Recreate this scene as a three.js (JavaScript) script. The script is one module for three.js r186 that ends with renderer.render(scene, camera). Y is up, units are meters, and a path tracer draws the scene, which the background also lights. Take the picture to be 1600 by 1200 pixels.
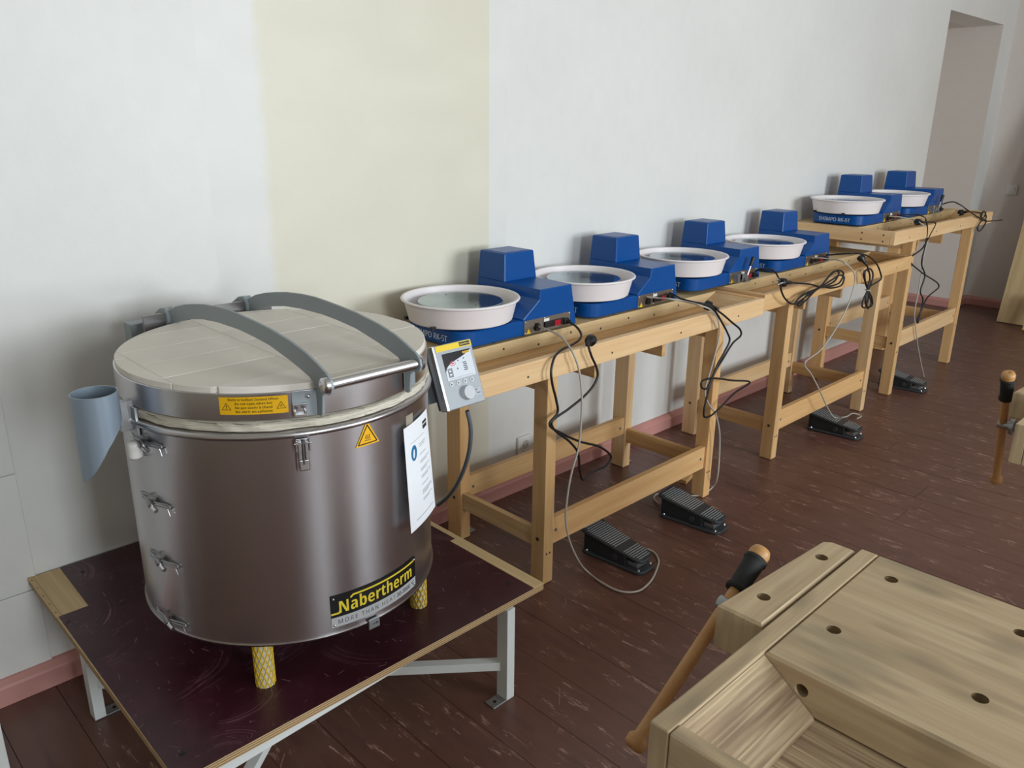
import * as THREE from 'three';
import { RoundedBoxGeometry } from 'three/addons/geometries/RoundedBoxGeometry.js';
import { TextGeometry } from 'three/addons/geometries/TextGeometry.js';
import { FontLoader } from 'three/addons/loaders/FontLoader.js';
import { mergeGeometries } from 'three/addons/utils/BufferGeometryUtils.js';
import { Brush, Evaluator, SUBTRACTION } from 'three-bvh-csg';
import { RectAreaLightUniformsLib } from 'three/addons/lights/RectAreaLightUniformsLib.js';

// ------------------------------------------------------------------ camera, sky, light, exposure
const renderer = new THREE.WebGLRenderer({ antialias: true });
renderer.toneMapping = THREE.LinearToneMapping;
renderer.toneMappingExposure = 1.0;
renderer.shadowMap.enabled = true;
RectAreaLightUniformsLib.init();
const scene = new THREE.Scene();
scene.background = new THREE.Color().setRGB(0.80, 0.90, 1.0);      // pale overcast sky outside the windows
const camera = new THREE.PerspectiveCamera(51.1236, 4 / 3, 0.05, 60);
camera.position.set(0, 1.5, 2.23);
camera.quaternion.setFromRotationMatrix(new THREE.Matrix4().makeBasis(
  new THREE.Vector3(0.716289, 0.0108, 0.69772), new THREE.Vector3(0.209581, 0.950387, -0.229869), new THREE.Vector3(-0.665587, 0.310881, 0.678488)));
scene.add(camera);
// daylight through the windows of the wall opposite the kiln: [x0, x1, y0, y1], one area light in each opening
const ZW = 5.6;
const WINDOWS = [[-0.2, 0.75, 0.95, 2.65], [2.55, 4.45, 0.95, 2.65]];
const DAY = [22.0, 19.5];
WINDOWS.forEach(([x0, x1, y0, y1], i) => {
  const l = new THREE.RectAreaLight(new THREE.Color().setRGB(0.86, 0.94, 1.0), DAY[i], x1 - x0 - 0.1, y1 - y0 - 0.1);
  l.position.set((x0 + x1) / 2, (y0 + y1) / 2, ZW - 0.03); l.name = 'window_daylight';
  scene.add(l);
});

// ------------------------------------------------------------------ helpers
let seed = 20240;
const rnd = () => { seed = (seed * 1664525 + 1013904223) >>> 0; return seed / 4294967296; };
const rr = (a, b) => a + (b - a) * rnd();
const used = {};
function numbered(n) { if (!(n in used)) { used[n] = 0; return n; } used[n]++; return n + '_' + String(used[n]).padStart(3, '0'); }
const V = (x, y, z) => new THREE.Vector3(x, y, z);
function mesh(name, geo, mat, parent) {
  const m = new THREE.Mesh(Array.isArray(geo) ? merge(geo) : geo, mat); m.name = name; m.castShadow = m.receiveShadow = true;
  if (parent) parent.add(m); return m;
}
function merge(list) {
  return mergeGeometries(list.map((g) => { const h = g.index ? g.toNonIndexed() : g.clone(); for (const k of Object.keys(h.attributes)) if (!['position', 'normal', 'uv'].includes(k)) h.deleteAttribute(k); h.clearGroups(); return h; }));
}
function thing(name, label, category, pos = [0, 0, 0], group) {
  const g = new THREE.Group(); g.name = numbered(name); g.position.set(...pos); g.userData = { label, category };
  if (group) g.userData.group = group; scene.add(g); return g;
}
function tag(o, label, category, group) { o.name = numbered(o.name); o.userData = { label, category }; if (group) o.userData.group = group; scene.add(o); return o; }
function struct(name, pos = [0, 0, 0]) { const g = new THREE.Group(); g.name = name; g.position.set(...pos); g.userData = { kind: 'structure' }; scene.add(g); return g; }
// texture coordinates in metres, u along the grain
function metric(geo, g = 'x', off = [rnd() * 3, rnd() * 3]) {
  if (geo.index) geo = geo.toNonIndexed();
  const p = geo.attributes.position, uv = new Float32Array(p.count * 2), A = V(), Bv = V(), Cv = V(), n = V(), ax = ['x', 'y', 'z'];
  for (let i = 0; i < p.count; i += 3) {
    A.fromBufferAttribute(p, i); Bv.fromBufferAttribute(p, i + 1); Cv.fromBufferAttribute(p, i + 2);
    n.copy(Bv).sub(A).cross(Cv.clone().sub(A)); const q = [Math.abs(n.x), Math.abs(n.y), Math.abs(n.z)];
    const d = ax[q.indexOf(Math.max(...q))];
    const u = d === g ? ax.find((a) => a !== d) : g, v = ax.find((a) => a !== d && a !== u);
    [A, Bv, Cv].forEach((P, k) => { uv[(i + k) * 2] = P[u] + off[0]; uv[(i + k) * 2 + 1] = P[v] + off[1]; });
  }
  geo.setAttribute('uv', new THREE.BufferAttribute(uv, 2)); return geo;
}
function box(x0, x1, y0, y1, z0, z1, r = 0.002, g = 'x') {
  const w = x1 - x0, h = y1 - y0, d = z1 - z0, geo = r > 0 ? new RoundedBoxGeometry(w, h, d, 1, Math.min(r, w * 0.45, h * 0.45, d * 0.45)) : new THREE.BoxGeometry(w, h, d);
  geo.translate((x0 + x1) / 2, (y0 + y1) / 2, (z0 + z1) / 2); return metric(geo, g);
}
function rod(a, b, r0, r1 = r0, seg = 12) {
  const A = V(...a), B = V(...b), d = B.clone().sub(A), geo = new THREE.CylinderGeometry(r1, r0, d.length(), seg);
  geo.applyQuaternion(new THREE.Quaternion().setFromUnitVectors(V(0, 1, 0), d.clone().normalize()));
  return geo.translate((A.x + B.x) / 2, (A.y + B.y) / 2, (A.z + B.z) / 2);
}
function tube(pts, r, seg = 0, rad = 8) { const c = new THREE.CatmullRomCurve3(pts.map((p) => V(...p)), false, 'centripetal'); return new THREE.TubeGeometry(c, seg || pts.length * 7, r, rad); }
function lathe(pts, seg = 48) { return new THREE.LatheGeometry(pts.map(([x, y]) => new THREE.Vector2(x, y)), seg); }
// outline [[x, z] ...] seen from above, extruded from y0 up to y1
function slab(outline, y0, y1, bevel = 0.002, holes = [], curve = 12) {
  const s = outline instanceof THREE.Shape ? outline : new THREE.Shape(outline.map(([x, z]) => new THREE.Vector2(x, -z)));
  for (const [x, z, r] of holes) { const h = new THREE.Path(); h.absarc(x, -z, r, 0, Math.PI * 2, true); s.holes.push(h); }
  const geo = new THREE.ExtrudeGeometry(s, { depth: y1 - y0 - 2 * bevel, bevelEnabled: bevel > 0, bevelSize: bevel, bevelThickness: bevel, bevelOffset: -bevel, bevelSegments: 1, curveSegments: curve });
  geo.rotateX(-Math.PI / 2); geo.translate(0, y0 + bevel, 0); return geo;
}
// outline [[x, y] ...] seen from the room, extruded from z0 to z1
function front(outline, z0, z1, bevel = 0.002, curve = 12) {
  const s = outline instanceof THREE.Shape ? outline : new THREE.Shape(outline.map(([x, y]) => new THREE.Vector2(x, y)));
  const geo = new THREE.ExtrudeGeometry(s, { depth: z1 - z0 - 2 * bevel, bevelEnabled: bevel > 0, bevelSize: bevel, bevelThickness: bevel, bevelOffset: -bevel, bevelSegments: 2, curveSegments: curve });
  geo.translate(0, 0, z0 + bevel); return geo;
}
// outline [[z, y] ...] seen from the side, extruded from x0 to x1
function side(outline, x0, x1, bevel = 0.001) {
  const s = new THREE.Shape(outline.map(([z, y]) => new THREE.Vector2(z, y)));
  const geo = new THREE.ExtrudeGeometry(s, { depth: x1 - x0 - 2 * bevel, bevelEnabled: bevel > 0, bevelSize: bevel, bevelThickness: bevel, bevelOffset: -bevel, bevelSegments: 1, curveSegments: 8 });
  geo.translate(0, 0, bevel); geo.applyMatrix4(new THREE.Matrix4().makeBasis(V(0, 0, 1), V(0, 1, 0), V(-1, 0, 0))); geo.translate(x1, 0, 0); return geo;
}
// piece of a cylinder wall about the origin; az in degrees from +x towards +z; u runs left to right as seen from outside
function patch(r, azL, azR, y0, y1, seg = 16, rEnd = null) {
  const pos = [], nor = [], uv = [], idx = [];
  for (let j = 0; j <= 4; j++) for (let i = 0; i <= seg; i++) {
    const a = (azL + (azR - azL) * i / seg) * Math.PI / 180, R = rEnd ? rEnd(i / seg, j / 4) : r;
    pos.push(Math.cos(a) * R, y0 + (y1 - y0) * j / 4, Math.sin(a) * R); nor.push(Math.cos(a), 0, Math.sin(a)); uv.push(i / seg, j / 4);
  }
  for (let j = 0; j < 4; j++) for (let i = 0; i < seg; i++) { const k = j * (seg + 1) + i; idx.push(k, k + 1, k + seg + 2, k, k + seg + 2, k + seg + 1); }
  const g = new THREE.BufferGeometry(); g.setAttribute('position', new THREE.Float32BufferAttribute(pos, 3)); g.setAttribute('normal', new THREE.Float32BufferAttribute(nor, 3));
  g.setAttribute('uv', new THREE.Float32BufferAttribute(uv, 2)); g.setIndex(idx); return g;
}
// noise
const PERM = Array.from({ length: 4096 }, () => rnd());
const hsh = (x, y) => PERM[((x * 374761 + y * 668265 + ((x * y) % 97) * 31) % 4096 + 4096) % 4096];
function vn(x, y, px, py) {   // value noise, periodic in px, py
  const xi = Math.floor(x), yi = Math.floor(y), fx = x - xi, fy = y - yi, sx = fx * fx * (3 - 2 * fx), sy = fy * fy * (3 - 2 * fy);
  const X0 = ((xi % px) + px) % px, X1 = (X0 + 1) % px, Y0 = ((yi % py) + py) % py, Y1 = (Y0 + 1) % py;
  return (hsh(X0, Y0) * (1 - sx) + hsh(X1, Y0) * sx) * (1 - sy) + (hsh(X0, Y1) * (1 - sx) + hsh(X1, Y1) * sx) * sy;
}
function dataTex(W, H, fn, srgb = true) {
  const d = new Uint8Array(W * H * 4);
  for (let j = 0; j < H; j++) for (let i = 0; i < W; i++) { const c = fn(i / W, j / H), k = (j * W + i) * 4; d[k] = c[0]; d[k + 1] = c[1]; d[k + 2] = c[2]; d[k + 3] = 255; }
  const t = new THREE.DataTexture(d, W, H); t.wrapS = t.wrapT = THREE.RepeatWrapping; t.magFilter = THREE.LinearFilter; t.minFilter = THREE.LinearMipmapLinearFilter; t.generateMipmaps = true;
  if (srgb) t.colorSpace = THREE.SRGBColorSpace; t.needsUpdate = true; return t;
}
function canvasTex(W, H, draw, rep = false) {
  const c = document.createElement('canvas'); c.width = W; c.height = H; const x = c.getContext('2d'); draw(x, W, H);
  const t = new THREE.CanvasTexture(c); t.colorSpace = THREE.SRGBColorSpace; if (rep) t.wrapS = t.wrapT = THREE.RepeatWrapping; return t;
}
const std = (o) => new THREE.MeshStandardMaterial(o);
const phys = (o) => new THREE.MeshPhysicalMaterial(o);
const lerp3 = (a, b, t) => [a[0] + (b[0] - a[0]) * t, a[1] + (b[1] - a[1]) * t, a[2] + (b[2] - a[2]) * t];
const clamp = (x, a = 0, b = 1) => Math.max(a, Math.min(b, x));

// ------------------------------------------------------------------ materials
function woodTex(light, dark, rings = 5, contrast = 1, stain = 0, wr = 0.35, wf = 0.35) {
  const t = dataTex(512, 512, (u, v) => {
    const w = vn(u * 3, v * 4, 3, 4) * 0.9 + vn(u * 6, v * 12, 6, 12) * 0.25;
    const ring = 0.5 + 0.5 * Math.sin(2 * Math.PI * (v * rings + w));
    const fine = vn(u * 12, v * 160, 12, 160), mid = vn(u * 4, v * 40, 4, 40);
    let k = clamp((wr * ring + wf * fine + 0.45 * mid - 0.25) * contrast);
    let c = lerp3(light, dark, k);
    if (stain) { const s = clamp((vn(u * 5, v * 4, 5, 4) * 0.6 + vn(u * 14, v * 22, 14, 22) * 0.4 - 0.52) * 3) * stain; c = lerp3(c, [88, 80, 66], s); }
    return c;
  });
  t.repeat.set(1.1, 3.2); return t;
}
const woodMaps = { birch: woodTex([226, 192, 146], [205, 160, 110], 4, 0.8), pine: woodTex([218, 184, 136], [192, 150, 102], 7), old: woodTex([192, 170, 136], [162, 137, 104], 3, 0.9, 0.4), oak: woodTex([188, 166, 132], [126, 102, 78], 9, 1.3, 0.1, 0.22, 0.6), ply: woodTex([204, 178, 134], [176, 146, 104], 4, 0.8) };
const W = {
  birch: [0, 1, 2].map((i) => std({ map: woodMaps.birch, color: ['#ffffff', '#f4ecdd', '#fff3e0'][i], roughness: 0.5 })),
  pine: [0, 1, 2].map((i) => std({ map: woodMaps.pine, color: ['#ffffff', '#efe6d6', '#fff6e8'][i], roughness: 0.55 })),
  old: std({ map: woodMaps.old, roughness: 0.62 }), oldEdge: std({ map: woodMaps.birch, color: '#e6d6b4', roughness: 0.6 }), oak: std({ map: woodMaps.oak, roughness: 0.7, bumpMap: woodMaps.oak, bumpScale: 0.0015 }), ply: std({ map: woodMaps.ply, roughness: 0.65 }),
};
const pick = (a) => a[Math.floor(rnd() * a.length)];
const wallBump = dataTex(256, 256, (u, v) => { const k = 128 + 60 * (vn(u * 24, v * 24, 24, 24) - 0.5) + 50 * (vn(u * 80, v * 80, 80, 80) - 0.5); return [k, k, k]; }, false);
wallBump.repeat.set(2, 2);
const paintTex = (base, amp) => { const t = dataTex(512, 512, (u, v) => { const k = (vn(u * 6, v * 6, 6, 6) - 0.5) * amp + (vn(u * 60, v * 40, 60, 40) - 0.5) * amp * 0.5; return base.map((c) => clamp(c + k, 0, 255)); }); t.repeat.set(0.5, 0.5); return t; };
const M = {
  wall: std({ map: paintTex([224, 223, 219], 5), roughness: 0.42, bumpMap: wallBump, bumpScale: 0.0006 }),
  wallSide: std({ map: paintTex([220, 210, 202], 4), roughness: 0.6 }),
  ceiling: std({ color: '#d2cfc8', roughness: 0.9 }),
  base: std({ color: '#c68e86', roughness: 0.4 }),
  steel: std({ color: '#c4c1c3', metalness: 1, roughness: 0.29 }),
  steelDark: std({ color: '#8f8c8c', metalness: 1, roughness: 0.34 }),
  chrome: std({ color: '#cfcfd1', metalness: 1, roughness: 0.25 }),
  zinc: std({ color: '#a9acae', metalness: 0.9, roughness: 0.4 }),
  greyPaint: std({ color: '#8d9599', roughness: 0.45 }),
  greyPipe: std({ color: '#8693a0', roughness: 0.38, metalness: 0.25 }),
  darkGrey: std({ color: '#45494d', roughness: 0.5 }),
  black: std({ color: '#121214', roughness: 0.42 }), blackRubber: std({ color: '#151515', roughness: 0.75 }),
  brick: [0, 1, 2].map((i) => std({ map: paintTex([[224, 217, 208], [219, 212, 202], [226, 219, 209]][i], 10), roughness: 0.95 })),
  wool: std({ map: paintTex([222, 214, 196], 40), roughness: 1, bumpMap: wallBump, bumpScale: 0.004 }),
  yellow: std({ color: '#e8c020', roughness: 0.55 }), foam: std({ color: '#c9c4ae', roughness: 0.9 }),
  whiteSteel: std({ color: '#dfe2e0', roughness: 0.4 }), whitePlastic: std({ color: '#e4e2dd', roughness: 0.35 }),
  blue: phys({ color: '#01488d', roughness: 0.32, specularIntensity: 0.7 }),
  pan: std({ color: '#eae3e4', roughness: 0.38 }),
  head: std({ color: '#9fb0b8', metalness: 1, roughness: 0.12 }),
  panel: std({ color: '#8d8378', metalness: 0.85, roughness: 0.42 }),
  red: std({ color: '#a01228', roughness: 0.3 }),
  greyCable: std({ color: '#b1aca2', roughness: 0.5 }), blackCable: std({ color: '#141415', roughness: 0.45 }), midCable: std({ color: '#5d6367', roughness: 0.5 }),
  lettering: std({ color: '#c9d6e4', roughness: 0.5 }), alu: std({ color: '#a3a8ac', metalness: 0.2, roughness: 0.5 }),
  pedal: std({ color: '#3c4044', roughness: 0.5, metalness: 0.3 }), pedalRib: std({ color: '#a4a9ad', roughness: 0.4, metalness: 0.5 }), pedalDark: std({ color: '#24272a', roughness: 0.5 }),
  glass: phys({ color: '#ffffff', transmission: 1, thickness: 0, roughness: 0.02, ior: 1.45 }),
  screw: std({ color: '#5a4f46', roughness: 0.5, metalness: 0.7 }),  // dark tone; on the wall benches it paints the shade of countersunk holes
};
const C = {
 g1:[[1.904,0.845,0.415],[1.889,0.846,0.477],[1.875,0.841,0.538],[1.844,0.831,0.6],[1.821,0.814,0.645],[1.843,0.77,0.647],[1.855,0.725,0.649],[1.863,0.664,0.651],[1.863,0.577,0.652],[1.853,0.491,0.654],[1.82,0.41,0.656],[1.801,0.326,0.658],[1.796,0.246,0.66],[1.813,0.171,0.665],[1.848,0.09,0.675],[1.921,0.006,0.659],[1.903,0.006,0.738],[1.908,0.006,0.818],[1.947,0.006,0.855],[2.023,0.006,0.851],[2.117,0.006,0.814],[2.167,0.006,0.784],[2.2,0.006,0.74],[2.202,0.006,0.71]],
 k1:[[2.046,0.84,0.415],[2.041,0.838,0.44],[2.043,0.827,0.465],[2.036,0.81,0.49],[1.998,0.802,0.515],[1.931,0.801,0.54],[1.823,0.82,0.6],[1.778,0.818,0.617],[1.742,0.81,0.635],[1.721,0.778,0.645],[1.728,0.736,0.645],[1.748,0.679,0.645],[1.756,0.635,0.645],[1.72,0.606,0.645],[1.786,0.555,0.645],[1.872,0.505,0.645],[1.98,0.454,0.645],[2.039,0.399,0.645],[2.02,0.379,0.645],[1.939,0.375,0.645],[1.893,0.361,0.645],[1.875,0.399,0.645],[1.862,0.467,0.645],[1.818,0.52,0.645],[1.743,0.582,0.645],[1.73,0.609,0.645],[1.812,0.636,0.645],[1.888,0.663,0.645],[1.931,0.691,0.645],[1.945,0.718,0.645],[1.934,0.751,0.645],[1.912,0.785,0.645],[1.898,0.812,0.645],[1.906,0.824,0.632]],
 p1:[[1.914,0.826,0.625],[1.999,0.833,0.585]],
 g2:[[2.505,0.862,0.415],[2.522,0.862,0.46],[2.52,0.867,0.505],[2.561,0.858,0.55],[2.51,0.867,0.645],[2.6,0.834,0.645],[2.652,0.789,0.645],[2.671,0.73,0.645],[2.664,0.69,0.645],[2.632,0.594,0.645],[2.604,0.514,0.645],[2.633,0.459,0.645],[2.698,0.395,0.645],[2.741,0.309,0.645],[2.759,0.202,0.645],[2.761,0.101,0.645],[2.801,0.03,0.606],[2.743,0.006,0.594],[2.692,0.006,0.555],[2.648,0.006,0.489],[2.605,0.006,0.457],[2.562,0.006,0.475],[2.536,0.006,0.523]],
 k2:[[2.653,0.858,0.415],[2.633,0.856,0.457],[2.616,0.852,0.498],[2.62,0.848,0.54],[2.514,0.874,0.65],[2.567,0.857,0.65],[2.615,0.83,0.65],[2.667,0.782,0.65],[2.717,0.731,0.65],[2.743,0.693,0.65],[2.712,0.651,0.65],[2.669,0.608,0.65],[2.64,0.562,0.65],[2.606,0.525,0.65],[2.568,0.539,0.65],[2.565,0.56,0.65],[2.622,0.562,0.65],[2.798,0.516,0.65],[2.94,0.476,0.65],[2.823,0.457,0.65],[2.715,0.417,0.65],[2.653,0.4,0.65],[2.606,0.409,0.65],[2.601,0.439,0.65],[2.612,0.484,0.65],[2.63,0.54,0.65],[2.66,0.584,0.65],[2.708,0.626,0.65],[2.769,0.677,0.65],[2.827,0.701,0.65],[2.818,0.721,0.65],[2.743,0.767,0.65],[2.677,0.806,0.65],[2.618,0.837,0.65]],
 p2:[[2.634,0.835,0.64],[2.63,0.844,0.6]],
 k3:[[3.315,0.867,0.415],[3.311,0.879,0.438],[3.314,0.884,0.461],[3.323,0.884,0.484],[3.323,0.875,0.507],[3.313,0.857,0.53],[3.102,0.873,0.65],[3.121,0.838,0.65],[3.163,0.799,0.65],[3.244,0.765,0.65],[3.334,0.778,0.65],[3.413,0.795,0.65],[3.478,0.807,0.65],[3.543,0.843,0.65],[3.601,0.865,0.65],[3.657,0.852,0.65],[3.633,0.823,0.65],[3.547,0.807,0.65],[3.478,0.807,0.65],[3.366,0.79,0.65],[3.303,0.762,0.65],[3.256,0.766,0.65],[3.307,0.793,0.65],[3.478,0.807,0.65],[3.593,0.828,0.65],[3.668,0.839,0.65],[3.721,0.821,0.65],[3.71,0.792,0.65],[3.605,0.788,0.65],[3.478,0.807,0.65],[3.35,0.764,0.65],[3.294,0.749,0.65],[3.27,0.775,0.65],[3.364,0.799,0.65],[3.477,0.81,0.65],[3.566,0.851,0.65],[3.64,0.866,0.65],[3.708,0.84,0.65],[3.685,0.807,0.65],[3.582,0.799,0.65],[3.477,0.81,0.65],[3.379,0.834,0.65],[3.28,0.851,0.65],[3.186,0.866,0.65]],
 p3:[[3.184,0.866,0.648],[3.121,0.871,0.62]],
 g4:[[3.858,0.87,0.415],[3.853,0.876,0.46],[3.854,0.877,0.505],[3.84,0.88,0.55],[3.682,0.895,0.66],[3.77,0.856,0.66],[3.819,0.813,0.66],[3.82,0.767,0.66],[3.803,0.71,0.66],[3.712,0.606,0.66],[3.555,0.506,0.66],[3.401,0.468,0.66],[3.481,0.403,0.66],[3.612,0.282,0.66],[3.726,0.169,0.66],[3.887,0.075,0.638],[3.986,0.06,0.649],[4.18,0.02,0.614],[4.198,0.012,0.642],[4.099,0.02,0.66]],
 k4:[[4.02,0.868,0.415],[3.985,0.879,0.463],[3.948,0.892,0.512],[3.945,0.901,0.56],[3.84,0.923,0.65],[3.94,0.903,0.65],[4.008,0.88,0.65],[4.082,0.844,0.65],[4.136,0.802,0.65],[4.166,0.763,0.65],[4.101,0.748,0.65],[4.043,0.74,0.65],[4.019,0.723,0.65],[3.981,0.68,0.65],[3.977,0.648,0.65],[4.027,0.635,0.65],[4.039,0.665,0.65],[4.026,0.722,0.65],[3.962,0.779,0.65],[3.934,0.817,0.65],[3.967,0.829,0.65],[4.015,0.798,0.65],[4.026,0.722,0.65],[4.013,0.676,0.65],[4.054,0.624,0.65],[4.084,0.646,0.65],[4.019,0.723,0.65],[4.051,0.761,0.65],[4.052,0.799,0.65],[4.003,0.831,0.65],[3.953,0.824,0.65],[3.972,0.771,0.65],[4.019,0.723,0.65],[4.081,0.676,0.65],[4.103,0.636,0.65],[4.059,0.63,0.65],[4.009,0.663,0.65],[4.011,0.724,0.65],[4.022,0.778,0.65],[3.989,0.829,0.65],[3.94,0.863,0.65]],
 p4:[[3.944,0.865,0.648],[3.941,0.893,0.62]],
 g5:[[4.758,1.012,0.415],[4.759,1.013,0.453],[4.77,1.01,0.492],[4.792,1.002,0.53],[4.725,0.995,0.6],[4.841,0.948,0.6],[4.887,0.89,0.6],[4.868,0.827,0.6],[4.874,0.706,0.6],[4.875,0.594,0.6],[4.871,0.47,0.6],[4.916,0.39,0.6],[5.021,0.242,0.6],[5.152,0.086,0.6],[5.237,-0.007,0.6],[5.245,-0.061,0.61],[4.923,0.012,0.699]],
 k5:[[4.925,1.009,0.415],[4.946,1.011,0.453],[4.967,1.013,0.492],[4.951,1.008,0.53],[4.793,1.001,0.605],[4.835,0.952,0.605],[4.847,0.862,0.605],[4.833,0.766,0.605],[4.923,0.675,0.605],[4.891,0.593,0.605],[4.957,0.534,0.605],[4.951,0.459,0.605],[4.92,0.417,0.605],[4.94,0.395,0.605],[4.953,0.431,0.605],[5.011,0.527,0.605],[5.194,0.579,0.605],[5.174,0.598,0.605],[4.837,0.714,0.605],[4.651,0.796,0.605],[4.654,0.81,0.605],[4.814,0.851,0.605],[4.897,0.922,0.605],[4.951,0.975,0.605],[4.917,0.985,0.605],[4.728,0.999,0.605]],
 p5:[[4.772,0.995,0.59],[4.714,0.997,0.57]],
 k6:[[5.597,1.029,0.415],[5.598,1.042,0.443],[5.613,1.047,0.472],[5.651,1.029,0.5],[5.389,1.027,0.62],[5.524,0.992,0.62],[5.663,0.959,0.62],[5.763,0.956,0.62],[5.772,0.983,0.62],[5.71,0.983,0.62],[5.703,0.952,0.62],[5.818,0.928,0.62],[5.777,0.89,0.62],[5.714,0.871,0.62],[5.663,0.895,0.62],[5.716,0.931,0.62],[5.805,0.949,0.62],[5.728,0.994,0.62],[5.678,0.973,0.62],[5.805,0.929,0.62],[5.981,0.916,0.62],[6.162,0.907,0.62]],
 k6b:[[5.452,1.006,0.6],[5.61,0.996,0.6],[5.769,0.976,0.6]],
 p6:[[5.519,1,0.58],[5.48,0.993,0.55]],
 kc:[[1.368,0.741,0.66],[1.38,0.694,0.66],[1.388,0.637,0.65],[1.399,0.565,0.62],[1.41,0.482,0.57],[1.427,0.403,0.5],[1.435,0.35,0.44]],
};
// floor paint: dark red-brown enamel, scratched along the boards
function floorPaint(base, marks) {
  const t = canvasTex(1024, 1024, (x, w, h) => {
    x.fillStyle = `rgb(${base})`; x.fillRect(0, 0, w, h);
    for (let i = 0; i < 900; i++) { const k = rnd(); x.fillStyle = k < 0.5 ? 'rgba(40,20,14,0.06)' : 'rgba(120,78,62,0.06)'; x.beginPath(); x.ellipse(rnd() * w, rnd() * h, rr(8, 70), rr(3, 16), 0, 0, 7); x.fill(); }
    for (let i = 0; i < marks; i++) {
      const cx = rnd() * w, cy = rnd() * h, n = Math.floor(rr(2, 26)), sp = rr(12, 60);
      for (let k = 0; k < n; k++) {
        const a = rr(-0.12, 0.12) + (rnd() < 0.12 ? rr(-1.2, 1.2) : 0), L = rr(2, 17) * (rnd() < 0.06 ? 4 : 1), px = cx + rr(-sp, sp) * rnd(), py = cy + rr(-0.3, 0.3) * sp * rnd();
        x.strokeStyle = `rgba(${rnd() < 0.7 ? '190,156,140' : '120,84,70'},${rr(0.15, 0.75).toFixed(2)})`; x.lineWidth = rr(0.6, 2.4);
        x.beginPath(); x.moveTo(px, py); x.lineTo(px + Math.cos(a) * L, py + Math.sin(a) * L); x.stroke();
      }
    }
  }, true);
  t.repeat.set(0.75, 0.75); return t;
}
const floorMats = [
  std({ map: floorPaint('101,68,58', 380), roughness: 0.40 }), std({ map: floorPaint('101,68,58', 230), roughness: 0.36 }), std({ map: floorPaint('101,68,58', 14), roughness: 0.30 }),
];

// ------------------------------------------------------------------ the room
const XL = -2.6, XR = 7.84, CH = 3.2;
const floor = struct('floor');
mesh('subfloor', box(XL - 0.2, XR + 0.2, -0.12, -0.021, -0.9, ZW + 0.2, 0), std({ color: '#2a1a14', roughness: 0.9 }), floor);
{
  const pw = 0.150;
  for (let x = XL, i = 0; x < XR - 0.01; x += pw, i++) {
    const cut = rr(0.4, 3.2), x1 = Math.min(x + pw, XR);
    for (const [z0, z1] of [[(x > 6.2 && x < 7.6) ? -0.65 : 0, cut], [cut, ZW]]) {
      const g = box(x + 0.0008, x1 - 0.0008, -0.02, rr(-0.0012, 0), z0 + 0.0008, z1 - 0.0008, 0, 'z');
      mesh('plank', g, x < 0.35 ? floorMats[2] : rnd() < 0.6 ? floorMats[0] : floorMats[1], floor);
    }
  }
}
const ceiling = struct('ceiling');
mesh('ceiling_slab', box(XL - 0.2, XR + 0.2, CH, CH + 0.15, -0.9, ZW + 0.25, 0), M.ceiling, ceiling);

// back wall, with a doorway near its far end; a field of cream paint with a rolled edge on the left and a sharp one on the right
const wallBack = struct('wall_back');
const NX0 = 6.375, NX1 = 7.55, NY = 2.262;
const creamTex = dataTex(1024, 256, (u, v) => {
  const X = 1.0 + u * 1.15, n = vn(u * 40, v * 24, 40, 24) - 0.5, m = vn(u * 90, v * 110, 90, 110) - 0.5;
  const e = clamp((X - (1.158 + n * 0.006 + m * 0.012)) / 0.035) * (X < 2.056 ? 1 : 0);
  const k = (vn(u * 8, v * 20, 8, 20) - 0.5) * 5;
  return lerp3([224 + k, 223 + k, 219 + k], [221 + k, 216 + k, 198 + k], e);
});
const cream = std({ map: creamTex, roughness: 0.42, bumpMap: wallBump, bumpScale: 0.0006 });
mesh('plaster', box(XL - 0.2, 1.0, 0, CH, -0.25, 0, 0), M.wall, wallBack);
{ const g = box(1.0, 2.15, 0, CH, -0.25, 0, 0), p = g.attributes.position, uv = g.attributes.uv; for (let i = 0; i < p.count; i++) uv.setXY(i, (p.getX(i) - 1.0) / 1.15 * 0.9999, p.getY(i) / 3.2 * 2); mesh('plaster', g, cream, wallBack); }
mesh('plaster', box(2.15, NX0, 0, CH, -0.25, 0, 0), M.wall, wallBack);
mesh('plaster', box(NX0, NX1, NY, CH, -0.25, 0, 0), M.wall, wallBack);
mesh('plaster', box(NX1, XR + 0.2, 0, CH, -0.25, 0, 0), M.wall, wallBack);
// deep doorway lining
mesh('jamb', box(NX1, NX1 + 0.15, 0, NY + 0.1, -0.7, -0.25, 0), M.wallSide, wallBack);
mesh('jamb', box(NX0 - 0.15, NX0, 0, NY + 0.1, -0.7, -0.25, 0), M.wallSide, wallBack);
mesh('lintel', box(NX0 - 0.15, NX1 + 0.15, NY, NY + 0.1, -0.7, -0.25, 0), M.wallSide, wallBack);
mesh('jamb_face', box(NX1 - 0.003, NX1 - 0.0005, 0, NY, -0.6, -0.001, 0), M.wallSide, wallBack);
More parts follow.
